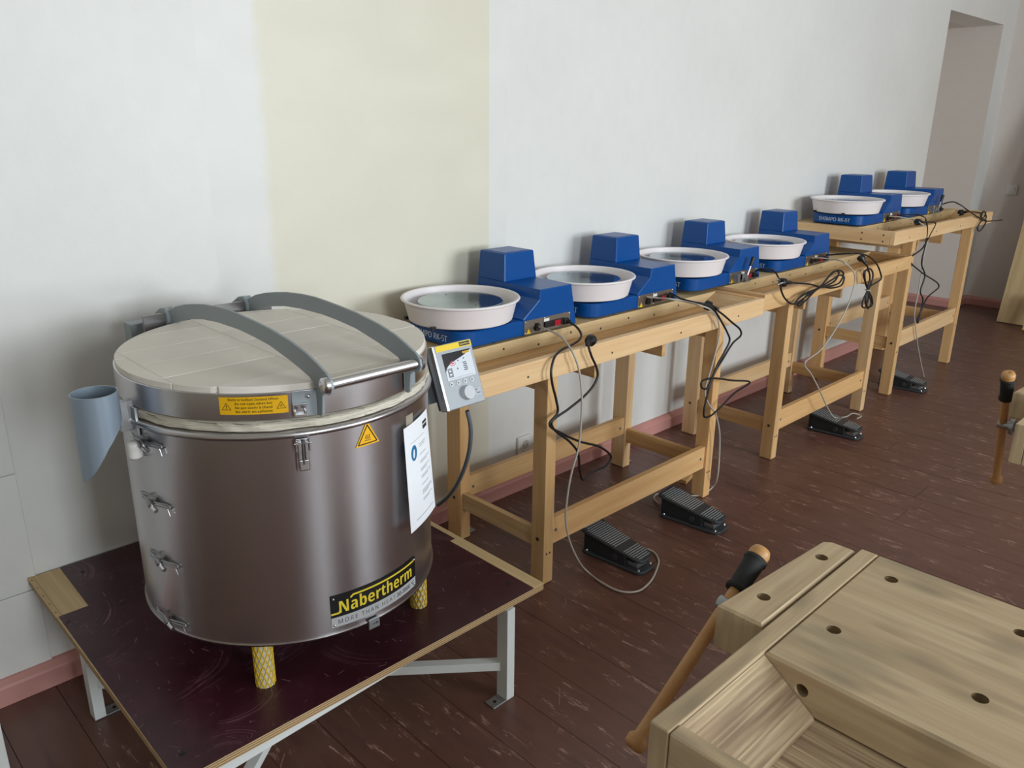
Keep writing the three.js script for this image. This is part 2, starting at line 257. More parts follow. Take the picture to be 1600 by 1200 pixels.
// large facing panels with open joints in the lower left part of the wall
for (let j = 0; j < 5; j++) for (let i = 0; i < 3; i++) mesh('wall_panel', box(0.410 - (i + 1) * 0.5 + 0.0015, 0.410 - i * 0.5 - 0.0015, -0.04 + j * 0.3355 + 0.0015 + (j ? 0 : 0.04), -0.04 + (j + 1) * 0.3355 - 0.0015, 0, 0.006, 0.002), M.wall, wallBack);
const door = struct('door_1');
mesh('door_leaf', box(NX0, NX1, 0, NY, -0.66, -0.62, 0.002), std({ color: '#d8d2c6', roughness: 0.5 }), door);
mesh('door_panel', box(NX0 + 0.15, NX1 - 0.15, 1.15, NY - 0.18, -0.62, -0.612, 0.003), std({ color: '#d8d2c6', roughness: 0.5 }), door);
mesh('door_panel', box(NX0 + 0.15, NX1 - 0.15, 0.2, 0.95, -0.62, -0.612, 0.003), std({ color: '#d8d2c6', roughness: 0.5 }), door);
mesh('door_handle', rod([NX0 + 0.1, 1.05, -0.57], [NX0 + 0.22, 1.05, -0.57], 0.009), M.zinc, door);
const wallRight = struct('wall_right'); mesh('plaster', box(XR, XR + 0.25, 0, CH, 0, ZW + 0.25, 0, 'z'), M.wallSide, wallRight);
const wallLeft = struct('wall_left'); mesh('plaster', box(XL - 0.25, XL, 0, CH, 0, ZW + 0.25, 0, 'z'), std({ color: '#b7b09c', roughness: 0.6 }), wallLeft);
// window wall behind the camera
const wallFront = struct('wall_front'), wfm = std({ color: '#b7b09c', roughness: 0.6 });
{
  let x = XL; const y0 = WINDOWS[0][2], y1 = WINDOWS[0][3];
  for (const [a, b] of [...WINDOWS, [XR, XR]]) { mesh('plaster', box(x, a, 0, CH, ZW, ZW + 0.25, 0), wfm, wallFront); if (b > a) { mesh('plaster', box(a, b, 0, y0, ZW, ZW + 0.25, 0), wfm, wallFront); mesh('plaster', box(a, b, y1, CH, ZW, ZW + 0.25, 0), wfm, wallFront); } x = b; }
}
WINDOWS.forEach(([x0, x1, y0, y1], i) => {
  const w = struct('window_' + (i + 1)); const xm = (x0 + x1) / 2;
  mesh('window_frame', [box(x0, x0 + 0.06, y0, y1, ZW + 0.05, ZW + 0.12, 0.004), box(x1 - 0.06, x1, y0, y1, ZW + 0.05, ZW + 0.12, 0.004), box(x0, x1, y0, y0 + 0.06, ZW + 0.05, ZW + 0.12, 0.004), box(x0, x1, y1 - 0.06, y1, ZW + 0.05, ZW + 0.12, 0.004)], M.whitePlastic, w);
  mesh('mullion', box(xm - 0.04, xm + 0.04, y0 + 0.06, y1 - 0.06, ZW + 0.05, ZW + 0.12, 0.004), M.whitePlastic, w);
  mesh('pane', box(x0 + 0.06, xm - 0.04, y0 + 0.06, y1 - 0.06, ZW + 0.083, ZW + 0.087, 0), M.glass, w);
  mesh('pane', box(xm + 0.04, x1 - 0.06, y0 + 0.06, y1 - 0.06, ZW + 0.083, ZW + 0.087, 0), M.glass, w);
  mesh('window_sill', box(x0 - 0.05, x1 + 0.05, y0 - 0.04, y0, ZW - 0.12, ZW + 0.05, 0.006), M.whitePlastic, w);
});
// pink baseboards with a sloped top
const bbProfile = [[0, 0], [0.03, 0], [0.03, 0.052], [0.026, 0.058], [0.012, 0.07], [0, 0.072]];
function baseboard(name, x0, x1) { const b = struct(name); mesh('board', side(bbProfile.map(([z, y]) => [z, y]), x0, x1, 0.0005), M.base, b); return b; }
baseboard('baseboard_back', XL, NX0);
{ const b = struct('baseboard_far'); mesh('board', side(bbProfile, NX1, XR, 0.0005), M.base, b);
  const g = side(bbProfile, 0, 0.62, 0.0005); g.rotateY(-Math.PI / 2); g.translate(NX1 - 0.003, 0, -0.60); mesh('board', g, M.base, b); }
{ const b = struct('baseboard_right'); const g = side(bbProfile, 0, ZW, 0.0005); g.rotateY(-Math.PI / 2); g.translate(XR, 0, 0); mesh('board', g, M.base, b); }
// socket low on the wall under the first bench, light switch on the far wall
{ const s = thing('wall_socket', 'white round-edged power socket low on the wall under the nearest bench', 'socket', [2.256, 0.195, 0.0]);
  mesh('cover', box(-0.04, 0.04, -0.04, 0.04, 0.0005, 0.014, 0.008), M.whitePlastic, s);
  const r = new THREE.TorusGeometry(0.024, 0.004, 6, 24); r.translate(0, 0, 0.014); mesh('ring', r, M.whitePlastic, s);
  mesh('recess', rod([0, 0, 0.008], [0, 0, 0.0146], 0.022, 0.022, 24), std({ color: '#b9b5ae', roughness: 0.5 }), s);
  for (const dx of [-0.0095, 0.0095]) mesh('pin_hole', rod([dx, 0, 0.0135], [dx, 0, 0.0152], 0.0028), M.black, s); }
{ const s = thing('light_switch', 'small white light switch on the far end wall', 'switch', [XR, 1.0, 0.21]);
  mesh('cover', box(-0.012, -0.0005, -0.042, 0.042, -0.042, 0.042, 0.005), M.whitePlastic, s); mesh('rocker', box(-0.017, -0.012, -0.026, 0.026, -0.026, 0.026, 0.003), M.whitePlastic, s); }
// ------------------------------------------------------------------ low platform under the kiln
const PT = 0.335;   // its top
{
  const p = thing('kiln_platform', 'low white steel stand with a dark maroon plywood top carrying the kiln', 'platform', [0, 0, 0]);
  const x0 = 0.39, x1 = 1.37, z0 = 0.008, z1 = 0.962;
  const film = canvasTex(1024, 1024, (x, w, h) => {
    x.fillStyle = 'rgb(60,24,34)'; x.fillRect(0, 0, w, h);
    for (let i = 0; i < 260; i++) { x.fillStyle = rnd() < 0.5 ? 'rgba(120,84,104,0.07)' : 'rgba(34,10,16,0.08)'; x.beginPath(); x.ellipse(rnd() * w, rnd() * h, rr(20, 120), rr(10, 50), rnd() * 3, 0, 7); x.fill(); }
    for (let i = 0; i < 44; i++) { const cx = rnd() * w, cy = rnd() * h, R = rr(40, 130), a0 = rnd() * 6, n = Math.floor(rr(5, 14)); for (let k = 0; k < n; k++) { x.strokeStyle = `rgba(200,175,185,${rr(0.06, 0.24).toFixed(2)})`; x.lineWidth = rr(1, 3.5); x.beginPath(); x.arc(cx, cy, R + k * rr(3, 7), a0 + rr(-.1, .1), a0 + rr(0.4, 1.3)); x.stroke(); } }
    for (let i = 0; i < 420; i++) { const px = rnd() * w, py = rnd() * h, a = rnd() * 6.3, L = rr(3, 26); x.strokeStyle = `rgba(215,195,200,${rr(0.15, 0.7).toFixed(2)})`; x.lineWidth = rr(0.6, 1.6); x.beginPath(); x.moveTo(px, py); x.lineTo(px + Math.cos(a) * L, py + Math.sin(a) * L); x.stroke(); }
    for (let i = 0; i < 120; i++) { x.fillStyle = `rgba(215,200,200,${rr(0.2, 0.6).toFixed(2)})`; x.beginPath(); x.arc(rnd() * w, rnd() * h, rr(0.6, 2.2), 0, 7); x.fill(); }
  }, true);
  const filmMat = std({ map: film, roughness: 0.33 });
  mesh('plywood_core', box(x0, x1, PT - 0.02, PT - 0.0015, z0, z1, 0.0008), W.ply, p);
  for (let k = 0; k < 3; k++) mesh('ply_layer', box(x0 - 0.0003, x1 + 0.0003, PT - 0.0170 + k * 0.0055, PT - 0.0150 + k * 0.0055, z0 - 0.0003, z1 + 0.0004, 0), std({ color: '#8c6a48', roughness: 0.8 }), p);
  const o = [[0.467, z0], [0.467 - 0.004, 0.252], [x0 + 0.004, 0.252], [x0, z1], [1.332, z1], [1.332, 0.618], [1.352, 0.618], [1.352, z0]];
  const fg = metric(slab(o, PT - 0.0015, PT, 0), 'x', [0, 0]);
  mesh('film_face', fg, filmMat, p);
  mesh('wood_strip', box(x0 - 0.002, 0.4, PT - 0.0015, PT + 0.001, z0, 0.250, 0.0006, 'z'), W.ply, p);
  mesh('wood_strip', box(0.4012, 0.462, PT - 0.0015, PT - 0.0002, z0, 0.250, 0.0005, 'z'), W.ply, p);
  mesh('wood_strip', box(1.3335, x1, PT - 0.0015, PT + 0.0004, 0.62, z1 - 0.001, 0.0005, 'z'), W.ply, p);
  mesh('wood_strip', box(1.3535, x1, PT - 0.0015, PT, z0, 0.6185, 0.0005, 'z'), W.ply, p);
  for (const [x, z] of [[0.405, 0.29], [0.505, 0.075], [0.425, 0.90], [1.30, 0.9]]) mesh('screw', rod([x, PT - 0.001, z], [x, PT + 0.0008, z], 0.006, 0.006, 10), M.black, p);
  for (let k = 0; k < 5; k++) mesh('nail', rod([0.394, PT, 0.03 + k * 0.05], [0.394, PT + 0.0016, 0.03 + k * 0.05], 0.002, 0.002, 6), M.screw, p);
  const L = [[0.445, 0.235], [1.275, 0.235], [0.445, 0.918], [1.275, 0.918]], t = 0.014;
  mesh('frame_rail', box(-0.435, 0.435, PT - 0.048, PT - 0.0205, -0.012, 0.012, 0.001).rotateY(0.052).translate(0.86, 0, 0.924), M.whiteSteel, p);
  mesh('frame_rail', box(0.42, 1.30, PT - 0.05, PT - 0.0205, 0.215, 0.245, 0.001), M.whiteSteel, p);
  mesh('frame_rail', box(0.42, 0.445, PT - 0.05, PT - 0.0205, 0.2455, 0.9245, 0.001, 'z'), M.whiteSteel, p);
  mesh('frame_rail', box(1.275, 1.30, PT - 0.05, PT - 0.0205, 0.2455, 0.9245, 0.001, 'z'), M.whiteSteel, p);
  for (const [x, z] of L) {
    const s = x < 0.8 ? 1 : -1;
    const leg = mesh('leg', box(x - t, x + t, 0.003, PT - 0.0502, z - 0.02, z + 0.02, 0.0015, 'y'), M.whiteSteel, p);
    mesh('foot_plate', box(Math.min(x - s * t, x + s * 0.06), Math.max(x - s * t, x + s * 0.06), 0, 0.004, z - 0.018, z + 0.018, 0.001), M.zinc, leg);
    mesh('bolt_hole', rod([x + s * 0.04, 0.0035, z], [x + s * 0.04, 0.0047, z], 0.005), M.black, leg);
  }
  // crossing braces between opposite legs
  for (const [a, b, y] of [[L[0], L[3], 0.105], [L[1], L[2], 0.103]]) {
    const dx = b[0] - a[0], dz = b[1] - a[1], len = Math.hypot(dx, dz) - 0.03, g = box(-len / 2, len / 2, -0.0125, 0.0125, -0.0125, 0.0125, 0.001); g.rotateY(-Math.atan2(dz, dx)); g.translate((a[0] + b[0]) / 2, y, (a[1] + b[1]) / 2);
    mesh('cross_brace', g, M.whiteSteel, p);
  }
}

// ------------------------------------------------------------------ the kiln
const font = await new FontLoader().loadAsync('fonts/droid/droid_sans_regular.typeface.json');
{
  const KX = 0.85, KZ = 0.60, R = 0.338;
  const k = thing('pottery_kiln', 'round stainless steel top-loading pottery kiln with grey lid arms and yellow feet', 'kiln', [KX, PT, KZ]);
  const y = (v) => v - PT, P = (x, yy, z) => [x - KX, yy - PT, z - KZ];
  // shell
  mesh('shell', lathe([[0, y(0.452)], [R - 0.01, y(0.452)], [R + 0.003, y(0.453)], [R + 0.004, y(0.458)], [R, y(0.462)], [R, y(0.914)], [R + 0.001, y(0.916)]], 96), M.steel, k);
  mesh('rim_bead', lathe([[R, y(0.914)], [R + 0.006, y(0.916)], [R + 0.009, y(0.921)], [R + 0.007, y(0.927)], [R - 0.002, y(0.930)], [R - 0.04, y(0.930)]], 96), M.steel, k);
  // uneven fibre collar
  { const g = lathe([[R - 0.05, y(0.9305)], [R - 0.004, y(0.931)], [R + 0.001, y(0.934)], [R + 0.0015, y(0.945)], [R + 0.0005, y(0.951)], [R - 0.05, y(0.952)]], 140), p = g.attributes.position;
    for (let i = 0; i < p.count; i++) { const a = Math.atan2(p.getZ(i), p.getX(i)), s = 1 + (vn(a * 18 + 100, p.getY(i) * 300, 4000, 4000) - 0.5) * 0.022; p.setX(i, p.getX(i) * s); p.setZ(i, p.getZ(i) * s); } g.computeVertexNormals();
    mesh('fibre_collar', g, M.wool, k); }
  const lid = mesh('lid', lathe([[0, y(0.953)], [R - 0.012, y(0.953)], [R - 0.001, y(0.954)], [R, y(0.956)], [R, y(1.007)], [R - 0.002, y(1.009)], [R - 0.012, y(1.009)], [R - 0.012, y(1.004)], [0, y(1.004)]], 96), M.steel, k);
  // lid bricks, cut to the circle: four columns, joints staggered
  {
    const RB = R - 0.004, cols = [[-0.340, -0.298], [-0.2985, -0.0595], [-0.0595, 0.176], [0.176, 0.340]], offs = [0.03, 0.105, 0.062, 0.095];
    cols.forEach(([a, b], ci) => {
      for (let r = -4; r <= 3; r++) {
        const za = offs[ci] + r * 0.1155, zb = za + 0.1155, pts = [], n = 44, gap = 0.0003;
        // clip the rectangle against the circle by sampling columns
        const xa = Math.max(a + gap, -RB), xb = Math.min(b - gap, RB), top = [], bot = [];
        for (let i = 0; i <= n; i++) { const x = xa + (xb - xa) * i / n, h = Math.sqrt(Math.max(0, RB * RB - x * x)), u = Math.min(zb - gap, h), l = Math.max(za + gap, -h); if (u - l > 0.002) { top.push([x, u]); bot.unshift([x, l]); } }
        if (top.length < 4) continue;
        const o = [...top, ...bot];
        mesh('brick', metric(slab(o, y(1.0045), y(1.021) + rr(-0.0003, 0.0003), 0.0012), 'x'), pick(M.brick), lid);
      }
    });
  }
  // lid arms
  const up = [[0.245, 1.045], [0.29, 1.063], [0.34, 1.076], [0.386, 1.085], [0.45, 1.095], [0.526, 1.102], [0.58, 1.104], [0.625, 1.103], [0.694, 1.100], [0.759, 1.096], [0.84, 1.086], [0.897, 1.074], [0.933, 1.062], [0.968, 1.048], [0.98, 1.038], [0.984, 1.024], [0.979, 1.012], [0.968, 1.006], [0.955, 1.008]];
  const dn = [[0.949, 1.0], [0.944, 0.962], [0.936, 0.955], [0.926, 0.957], [0.926, 1.012], [0.906, 1.027], [0.873, 1.036], [0.834, 1.045], [0.753, 1.060], [0.687, 1.065], [0.618, 1.068], [0.517, 1.065], [0.44, 1.058], [0.36, 1.044], [0.29, 1.024], [0.245, 1.008]];
  for (const ax of [0.7555, 0.9645]) {
    const arm = mesh('lid_arm', side([...up, ...dn].map(([z, yy]) => [z - KZ, yy - PT]), ax - KX - 0.003, ax - KX + 0.003, 0.0008), M.greyPaint, k);
    const s = ax < KX ? -1 : 1, b0 = ax - KX, b1 = b0 + s * 0.045;
    // flange bent on to the lid
    const az = (x) => Math.acos(x / R) * 180 / Math.PI;
    mesh('flange', patch(R + 0.0025, az(Math.min(b0, b1)), az(Math.max(b0, b1)), y(0.957), y(1.008), 8), M.greyPaint, arm);
    const fx = b0 + s * 0.018, fz = Math.sqrt(R * R - fx * fx);
    mesh('rivet', new THREE.SphereGeometry(0.0045, 12, 8).translate(fx, y(0.997), fz + 0.003), M.chrome, arm);
  }
  // catch plate on the left flange and the over-centre latch below it
  { const xx = 0.722 - KX, a = Math.acos(xx / R), g = (geo) => { geo.rotateY(Math.PI / 2 - a); return geo.translate(Math.cos(a) * (R + 0.004), 0, Math.sin(a) * (R + 0.004)); };
    const c = mesh('catch_plate', g(box(-0.013, 0.013, y(0.962), y(0.985), 0, 0.003, 0.001)), M.chrome, k);
    mesh('hook', g(merge([box(-0.011, 0.011, y(0.960), y(0.966), 0.003, 0.01, 0.001), box(-0.012, -0.008, y(0.960), y(0.972), 0.003, 0.009, 0.001), box(0.008, 0.012, y(0.960), y(0.972), 0.003, 0.009, 0.001)])), M.chrome, c);
    for (const dx of [-0.006, 0.006]) mesh('screw', g(rod([dx, y(0.978), 0.002], [dx, y(0.978), 0.005], 0.0032)), M.darkGrey, c);
    const l = mesh('toggle_latch', g(merge([box(-0.013, 0.013, y(0.846), y(0.9135), 0, 0.004, 0.001), box(-0.014, -0.011, y(0.890), y(0.913), 0.003, 0.014, 0.001), box(0.011, 0.014, y(0.890), y(0.913), 0.003, 0.014, 0.001)])), M.chrome, k);
    mesh('lever', g(merge([box(-0.010, -0.003, y(0.872), y(0.911), 0.005, 0.013, 0.0015), box(0.003, 0.010, y(0.872), y(0.911), 0.005, 0.013, 0.0015), box(-0.010, 0.010, y(0.848), y(0.872), 0.004, 0.011, 0.003), rod([-0.016, y(0.906), 0.009], [0.016, y(0.906), 0.009], 0.003)])), M.chrome, l);
    mesh('draw_rod', g(rod([0, y(0.862), 0.009], [0, y(0.912), 0.011], 0.0028)), M.steelDark, l); }
  // handle tube
  const hz = 0.967 - KZ, hy = y(1.026);
  const h = mesh('handle_bar', rod([0.7585 - KX, hy, hz], [0.9615 - KX, hy, hz], 0.0115, 0.0115, 24), M.chrome, k);
  for (const [xx, d] of [[0.752, -1], [0.968, 1]]) mesh('end_cap', [rod([xx - KX, hy, hz], [xx - KX + d * 0.006, hy, hz], 0.0175, 0.016, 24), new THREE.SphereGeometry(0.016, 18, 10).scale(0.35, 1, 1).translate(xx - KX + d * 0.006, hy, hz)], M.chrome, h);
  // hinge group at the back
  const hg = mesh('hinge_beam', box(0.69 - KX, 1.03 - KX, y(0.985), y(1.040), 0.235 - KZ, 0.243 - KZ, 0.001), M.steelDark, k);
  for (const xx of [0.76, 0.96]) mesh('screw', new THREE.SphereGeometry(0.005, 10, 8).translate(xx + 0.025 - KX, y(1.03), 0.2445 - KZ), M.chrome, hg);
  for (const [xx, d] of [[0.7555, 1], [0.9645, 1]]) mesh('arm_sleeve', side([[0.150, 0.965], [0.246, 0.985], [0.252, 1.035], [0.236, 1.052], [0.205, 1.046], [0.160, 1.022]].map(([z, yy]) => [z - KZ, yy - PT]), xx - KX - 0.011, xx - KX + 0.011, 0.002), M.greyPaint, hg);
  mesh('hinge_box', box(0.68 - KX, 1.04 - KX, y(0.955), y(1.008), 0.130 - KZ, 0.175 - KZ, 0.003), M.greyPaint, hg);
  mesh('hinge_post', box(0.70 - KX, 1.02 - KX, y(0.50), y(0.955), 0.150 - KZ, 0.165 - KZ, 0.002), M.greyPaint, hg);
  for (const xx of [0.72, 1.0]) for (const yy of [0.56, 0.84]) mesh('stand_off', box(xx - 0.012 - KX, xx + 0.012 - KX, y(yy) - 0.012, y(yy) + 0.012, 0.165 - KZ, 0.29 - KZ, 0.001), M.greyPaint, hg);
  // feet: foam tubes in yellow net
  for (const az of [45, 133, 225, 315]) {
    const fx = Math.cos(az * Math.PI / 180) * 0.305, fz = Math.sin(az * Math.PI / 180) * 0.305, fy = y(0.452);
    const f = mesh('foot', rod([fx, 0.0005, fz], [fx, fy, fz], 0.0195, 0.0195, 28), M.foam, k), net = [];
    for (let s = 0; s < 12; s++) for (const d of [-1, 1]) { const pts = []; for (let i = 0; i <= 14; i++) { const t = i / 14, a = s / 12 * Math.PI * 2 + d * t * 2.1; pts.push([fx + Math.cos(a) * 0.0204, 0.001 + t * (fy - 0.002), fz + Math.sin(a) * 0.0204]); } net.push(tube(pts, 0.0013, 28, 4)); }
    mesh('net_sleeve', net, M.yellow, f);
  }
  // four band clamps down the left of the shell
  for (const yy of [0.888, 0.757, 0.622, 0.480]) {
    const at = (az, r, dy) => { const a = az * Math.PI / 180; return [Math.cos(a) * (R + r), y(yy) + dy, Math.sin(a) * (R + r)]; };
    const c = mesh('band_clamp', [tube([at(178, 0.002, 0.004), at(174, 0.007, 0.004), at(170, 0.007, 0.004)], 0.0016, 14, 5), tube([at(178, 0.002, -0.003), at(174, 0.007, -0.003), at(170, 0.007, -0.003)], 0.0016, 14, 5),
      tube([at(167.5, 0.008, 0.002), at(164, 0.005, 0.003), at(160.5, 0.002, 0.002)], 0.0015, 14, 5), tube([at(167.5, 0.008, -0.004), at(164, 0.005, -0.004), at(160.5, 0.002, -0.006)], 0.0015, 14, 5), tube([at(160.6, 0.003, 0.002), at(160.2, 0.004, -0.002), at(160.6, 0.003, -0.006)], 0.0015, 8, 5)], M.zinc, k);
    mesh('bolt', rod(at(168, 0.012, -0.006), at(164.6, 0.016, -0.010), 0.0048, 0.0048, 6), M.chrome, c);
    mesh('nut', rod(at(169.5, 0.009, 0.0), at(167.6, 0.012, -0.004), 0.0072, 0.0072, 6), M.steelDark, c);
    mesh('wing', [tube([at(172.5, 0.004, 0.006), at(171, 0.012, 0.010), at(169.5, 0.010, 0.004)], 0.0016, 12, 5), tube([at(171.5, 0.004, -0.006), at(170, 0.012, -0.012), at(168, 0.010, -0.008)], 0.0016, 12, 5)], M.zinc, c);
    mesh('split_pin', rod(at(161, 0.006, -0.005), at(160.2, 0.006, -0.019), 0.0012, 0.0009, 6), M.chrome, c);
  }
  // air pipe on the left, cut on a slant below, and its white damper plug
  { const pr = 0.0425, cx = 0.4455 - KX, cz = 0.632 - KZ, yt = 0.9985 - PT, n = 48, pos = [], idx = [];
    const low = (a) => { const s = Math.cos(a); return (0.895 + 0.05 * s + (s > 0 ? 0.0 : 0.02 * s)) - PT; };
    for (let i = 0; i <= n; i++) { const a = i / n * Math.PI * 2, c = Math.cos(a), s = Math.sin(a), l = low(a); for (const [r, yy] of [[pr, yt], [pr, l], [pr - 0.0022, l], [pr - 0.0022, yt]]) pos.push(cx + c * r, yy, cz + s * r); }
    for (let i = 0; i < n; i++) for (let j = 0; j < 4; j++) { const a = i * 4 + j, b = i * 4 + (j + 1) % 4, c = a + 4, d = b + 4; idx.push(a, c, b, b, c, d); }
    let g = new THREE.BufferGeometry(); g.setAttribute('position', new THREE.Float32BufferAttribute(pos, 3)); g.setIndex(idx); g = g.toNonIndexed(); 
    // smooth sides: normals from the axis, flat on the cut ends
    g.computeVertexNormals(); { const P2 = g.attributes.position, N = g.attributes.normal; for (let i = 0; i < P2.count; i++) { const ny = N.getY(i); if (Math.abs(ny) < 0.35) { const dx = P2.getX(i) - cx, dz = P2.getZ(i) - cz, L = Math.hypot(dx, dz), o = L > pr - 0.001 ? 1 : -1; N.setXYZ(i, dx / L * o, 0, dz / L * o); } } }
    g.setAttribute('uv', new THREE.Float32BufferAttribute(new Float32Array(g.attributes.position.count * 2), 2));
    const pipe = mesh('air_pipe', g, M.greyPipe, k);
    mesh('pipe_bracket', [box(-R - 0.026, -R + 0.002, y(0.905), y(0.965), 0.01, 0.03, 0.001), box(-R - 0.004, -R + 0.002, y(0.895), y(0.955), -0.01, 0.05, 0.001)], M.zinc, pipe);
    mesh('damper_plug', lathe([[0, -0.018], [0.012, -0.018], [0.015, -0.012], [0.015, 0.012], [0.010, 0.018], [0, 0.018]], 20).translate(-R - 0.012, y(0.868), 0.045), M.whitePlastic, k); }
  // stickers and plates
  const label = (w, h, draw) => std({ map: canvasTex(w, h, draw), roughness: 0.45 });
  const tri = (x, cx, cy, s, fill) => { x.beginPath(); x.moveTo(cx, cy - s); x.lineTo(cx + s * 1.08, cy + s * 0.85); x.lineTo(cx - s * 1.08, cy + s * 0.85); x.closePath(); x.lineJoin = 'round'; if (fill) { x.fillStyle = fill; x.fill(); } x.strokeStyle = '#1a1405'; x.lineWidth = s * 0.13; x.stroke(); };
  const waves = (x, cx, cy, s) => { x.strokeStyle = '#1a1405'; x.lineWidth = s * 0.09; for (const d of [-0.25, 0, 0.25]) { x.beginPath(); for (let i = 0; i <= 20; i++) { const t = i / 20; x.lineTo(cx + d * s + Math.sin(t * 9) * s * 0.07, cy - s * 0.2 + t * s * 0.65); } x.stroke(); } x.fillRect(cx - s * 0.45, cy + s * 0.55, s * 0.9, s * 0.08); };
  mesh('warning_label', patch(R + 0.0012, 137, 115.6, y(0.968), y(1.003), 16), label(1024, 300, (x, w, hh) => {
    x.fillStyle = '#e3ad0c'; x.fillRect(0, 0, w, hh); tri(x, 105, 165, 62); tri(x, w - 105, 165, 62); x.fillStyle = '#1a1405'; x.font = 'bold 84px sans-serif'; x.textAlign = 'center'; x.fillText('!', 105, 200); waves(x, w - 105, 160, 50);
    x.font = 'bold 58px sans-serif'; ['Nicht in heißem Zustand öffnen', 'Do not open when hot', 'Ne pas ouvrir à chaud', 'No abrir en caliente'].forEach((t, i) => x.fillText(t, w / 2, 66 + i * 68, i ? 560 : 760));
  }), k);
  { // hot-surface triangle cut to shape
    const y0 = 0.868, y1 = 0.918, aC = 89, half = 4.6, n = 10, pos = [], uv = [], idx = [];
    for (let j = 0; j <= n; j++) for (let i = 0; i <= n; i++) { const t = j / n, hw = half * (1 - t) + 0.35, a = (aC + hw - 2 * hw * i / n) * Math.PI / 180; pos.push(Math.cos(a) * (R + 0.0012), y(y0 + (y1 - y0) * t), Math.sin(a) * (R + 0.0012)); uv.push(0.5 + (i / n - 0.5) * (hw / (half + 0.35)), t); }
    for (let j = 0; j < n; j++) for (let i = 0; i < n; i++) { const q = j * (n + 1) + i; idx.push(q, q + 1, q + n + 2, q, q + n + 2, q + n + 1); }
    const g = new THREE.BufferGeometry(); g.setAttribute('position', new THREE.Float32BufferAttribute(pos, 3)); g.setAttribute('uv', new THREE.Float32BufferAttribute(uv, 2)); g.setIndex(idx); g.computeVertexNormals();
    mesh('hot_surface_sign', g, label(512, 480, (x, w, hh) => { x.fillStyle = '#f0b414'; x.fillRect(0, 0, w, hh); x.strokeStyle = '#1a1405'; x.lineJoin = 'round'; x.lineWidth = 24; x.beginPath(); x.moveTo(w / 2, 62); x.lineTo(w - 56, hh - 40); x.lineTo(56, hh - 40); x.closePath(); x.stroke(); x.fillStyle = '#1a1405'; waves(x, w / 2, 290, 150); }), k); }
  const plate = mesh('name_plate', patch(R + 0.0018, 106.7, 66.4, y(0.472), y(0.548), 28), label(1400, 450, (x, w, hh) => {
    x.fillStyle = '#b9bbbd'; x.fillRect(0, 0, w, hh); x.fillStyle = '#0c0c0d'; x.fillRect(0, 0, w, 310);
    x.fillStyle = '#e9d13a'; x.font = 'bold 236px sans-serif'; x.textAlign = 'left'; x.save(); x.transform(1, 0, -0.0, 1, 0, 0); x.fillText('Nabertherm', 90, 262, 1230); x.restore();
    x.strokeStyle = '#e9d13a'; x.lineWidth = 26; x.lineJoin = 'round'; x.beginPath(); x.moveTo(0, 258); x.lineTo(100, 258); x.lineTo(118, 230); x.stroke();
    x.beginPath(); x.moveTo(262, 86); x.lineTo(300, 54); x.lineTo(w, 54); x.stroke();
    x.fillStyle = '#3a3b3d'; x.font = '84px sans-serif'; let px = 80; for (const ch of 'MORE THAN HEAT') { x.fillText(ch, px, 412); px += x.measureText(ch).width + 14; }
    x.font = 'bold 84px sans-serif'; x.fillText('30-3000 °C', px + 14, 412, w - px - 50);
  }), k);
  for (const [a, yy] of [[105.6, 0.541], [67.4, 0.541], [105.6, 0.478], [67.4, 0.478]]) { const A = a * Math.PI / 180; mesh('rivet', new THREE.SphereGeometry(0.003, 10, 6).translate(Math.cos(A) * (R + 0.002), y(yy), Math.sin(A) * (R + 0.002)), M.chrome, plate); }
  const tb = mesh('earth_tag', box(-0.014, 0.014, -0.012, 0.012, R + 0.004, R + 0.008, 0.001).translate(-0.004, y(0.451), 0), M.zinc, k);
  mesh('arrow_mark', [box(-0.007, 0.004, -0.0008, 0.0008, R + 0.008, R + 0.0085, 0).translate(-0.002, y(0.451), 0), front([[0.003, -0.0035], [0.009, 0], [0.003, 0.0035]], R + 0.008, R + 0.0085, 0).translate(-0.002, y(0.451), 0)], M.darkGrey, tb);
  // control unit on its bracket, leaning back, with its cable
  { const c = new THREE.Group(); const cx0 = 1.2955 - KX, w = 0.139, hh = 0.179;
    const tilt = Math.atan2(0.065, 0.167), put = (g) => { g.rotateX(-tilt); return g.translate(cx0 + w / 2, y(0.757), 0.665 - KZ); };   // local: x centred, y up from the lower edge, z out of the face
    const body = mesh('control_unit', put(box(-w / 2, w / 2, 0, hh, -0.032, 0, 0.004)), M.alu, k);
    mesh('edge_strip', put(box(-w / 2 - 0.001, -w / 2 + 0.009, -0.0005, hh + 0.0005, -0.014, 0.0012, 0.002)), M.chrome, body);
    mesh('back_shell', put(box(-w / 2 + 0.004, w / 2 - 0.004, 0.004, hh - 0.004, -0.046, -0.0325, 0.003)), M.darkGrey, body);
    mesh('bracket', put(box(-w / 2 - 0.10, w / 2 - 0.03, 0.03, 0.115, -0.056, -0.0465, 0.001)), M.darkGrey, body);
    const pl = (x0, x1, y0, y1, z, m, nm) => { const g = new THREE.PlaneGeometry(x1 - x0, y1 - y0); g.translate((x0 + x1) / 2, (y0 + y1) / 2, z); return mesh(nm, put(g), m, body); };
    pl(-w / 2 + 0.010, w / 2 - 0.003, hh - 0.018, hh - 0.002, 0.0008, std({ map: canvasTex(512, 80, (x, a, b) => { x.fillStyle = '#eccb22'; x.fillRect(0, 0, a, b); x.fillStyle = '#161616'; x.fillRect(a - 175, 10, 155, b - 24); x.fillStyle = '#d9c04a'; x.font = 'bold 34px sans-serif'; x.fillText('Nabertherm', a - 168, 50, 142); }), roughness: 0.45 }), 'yellow_strip');
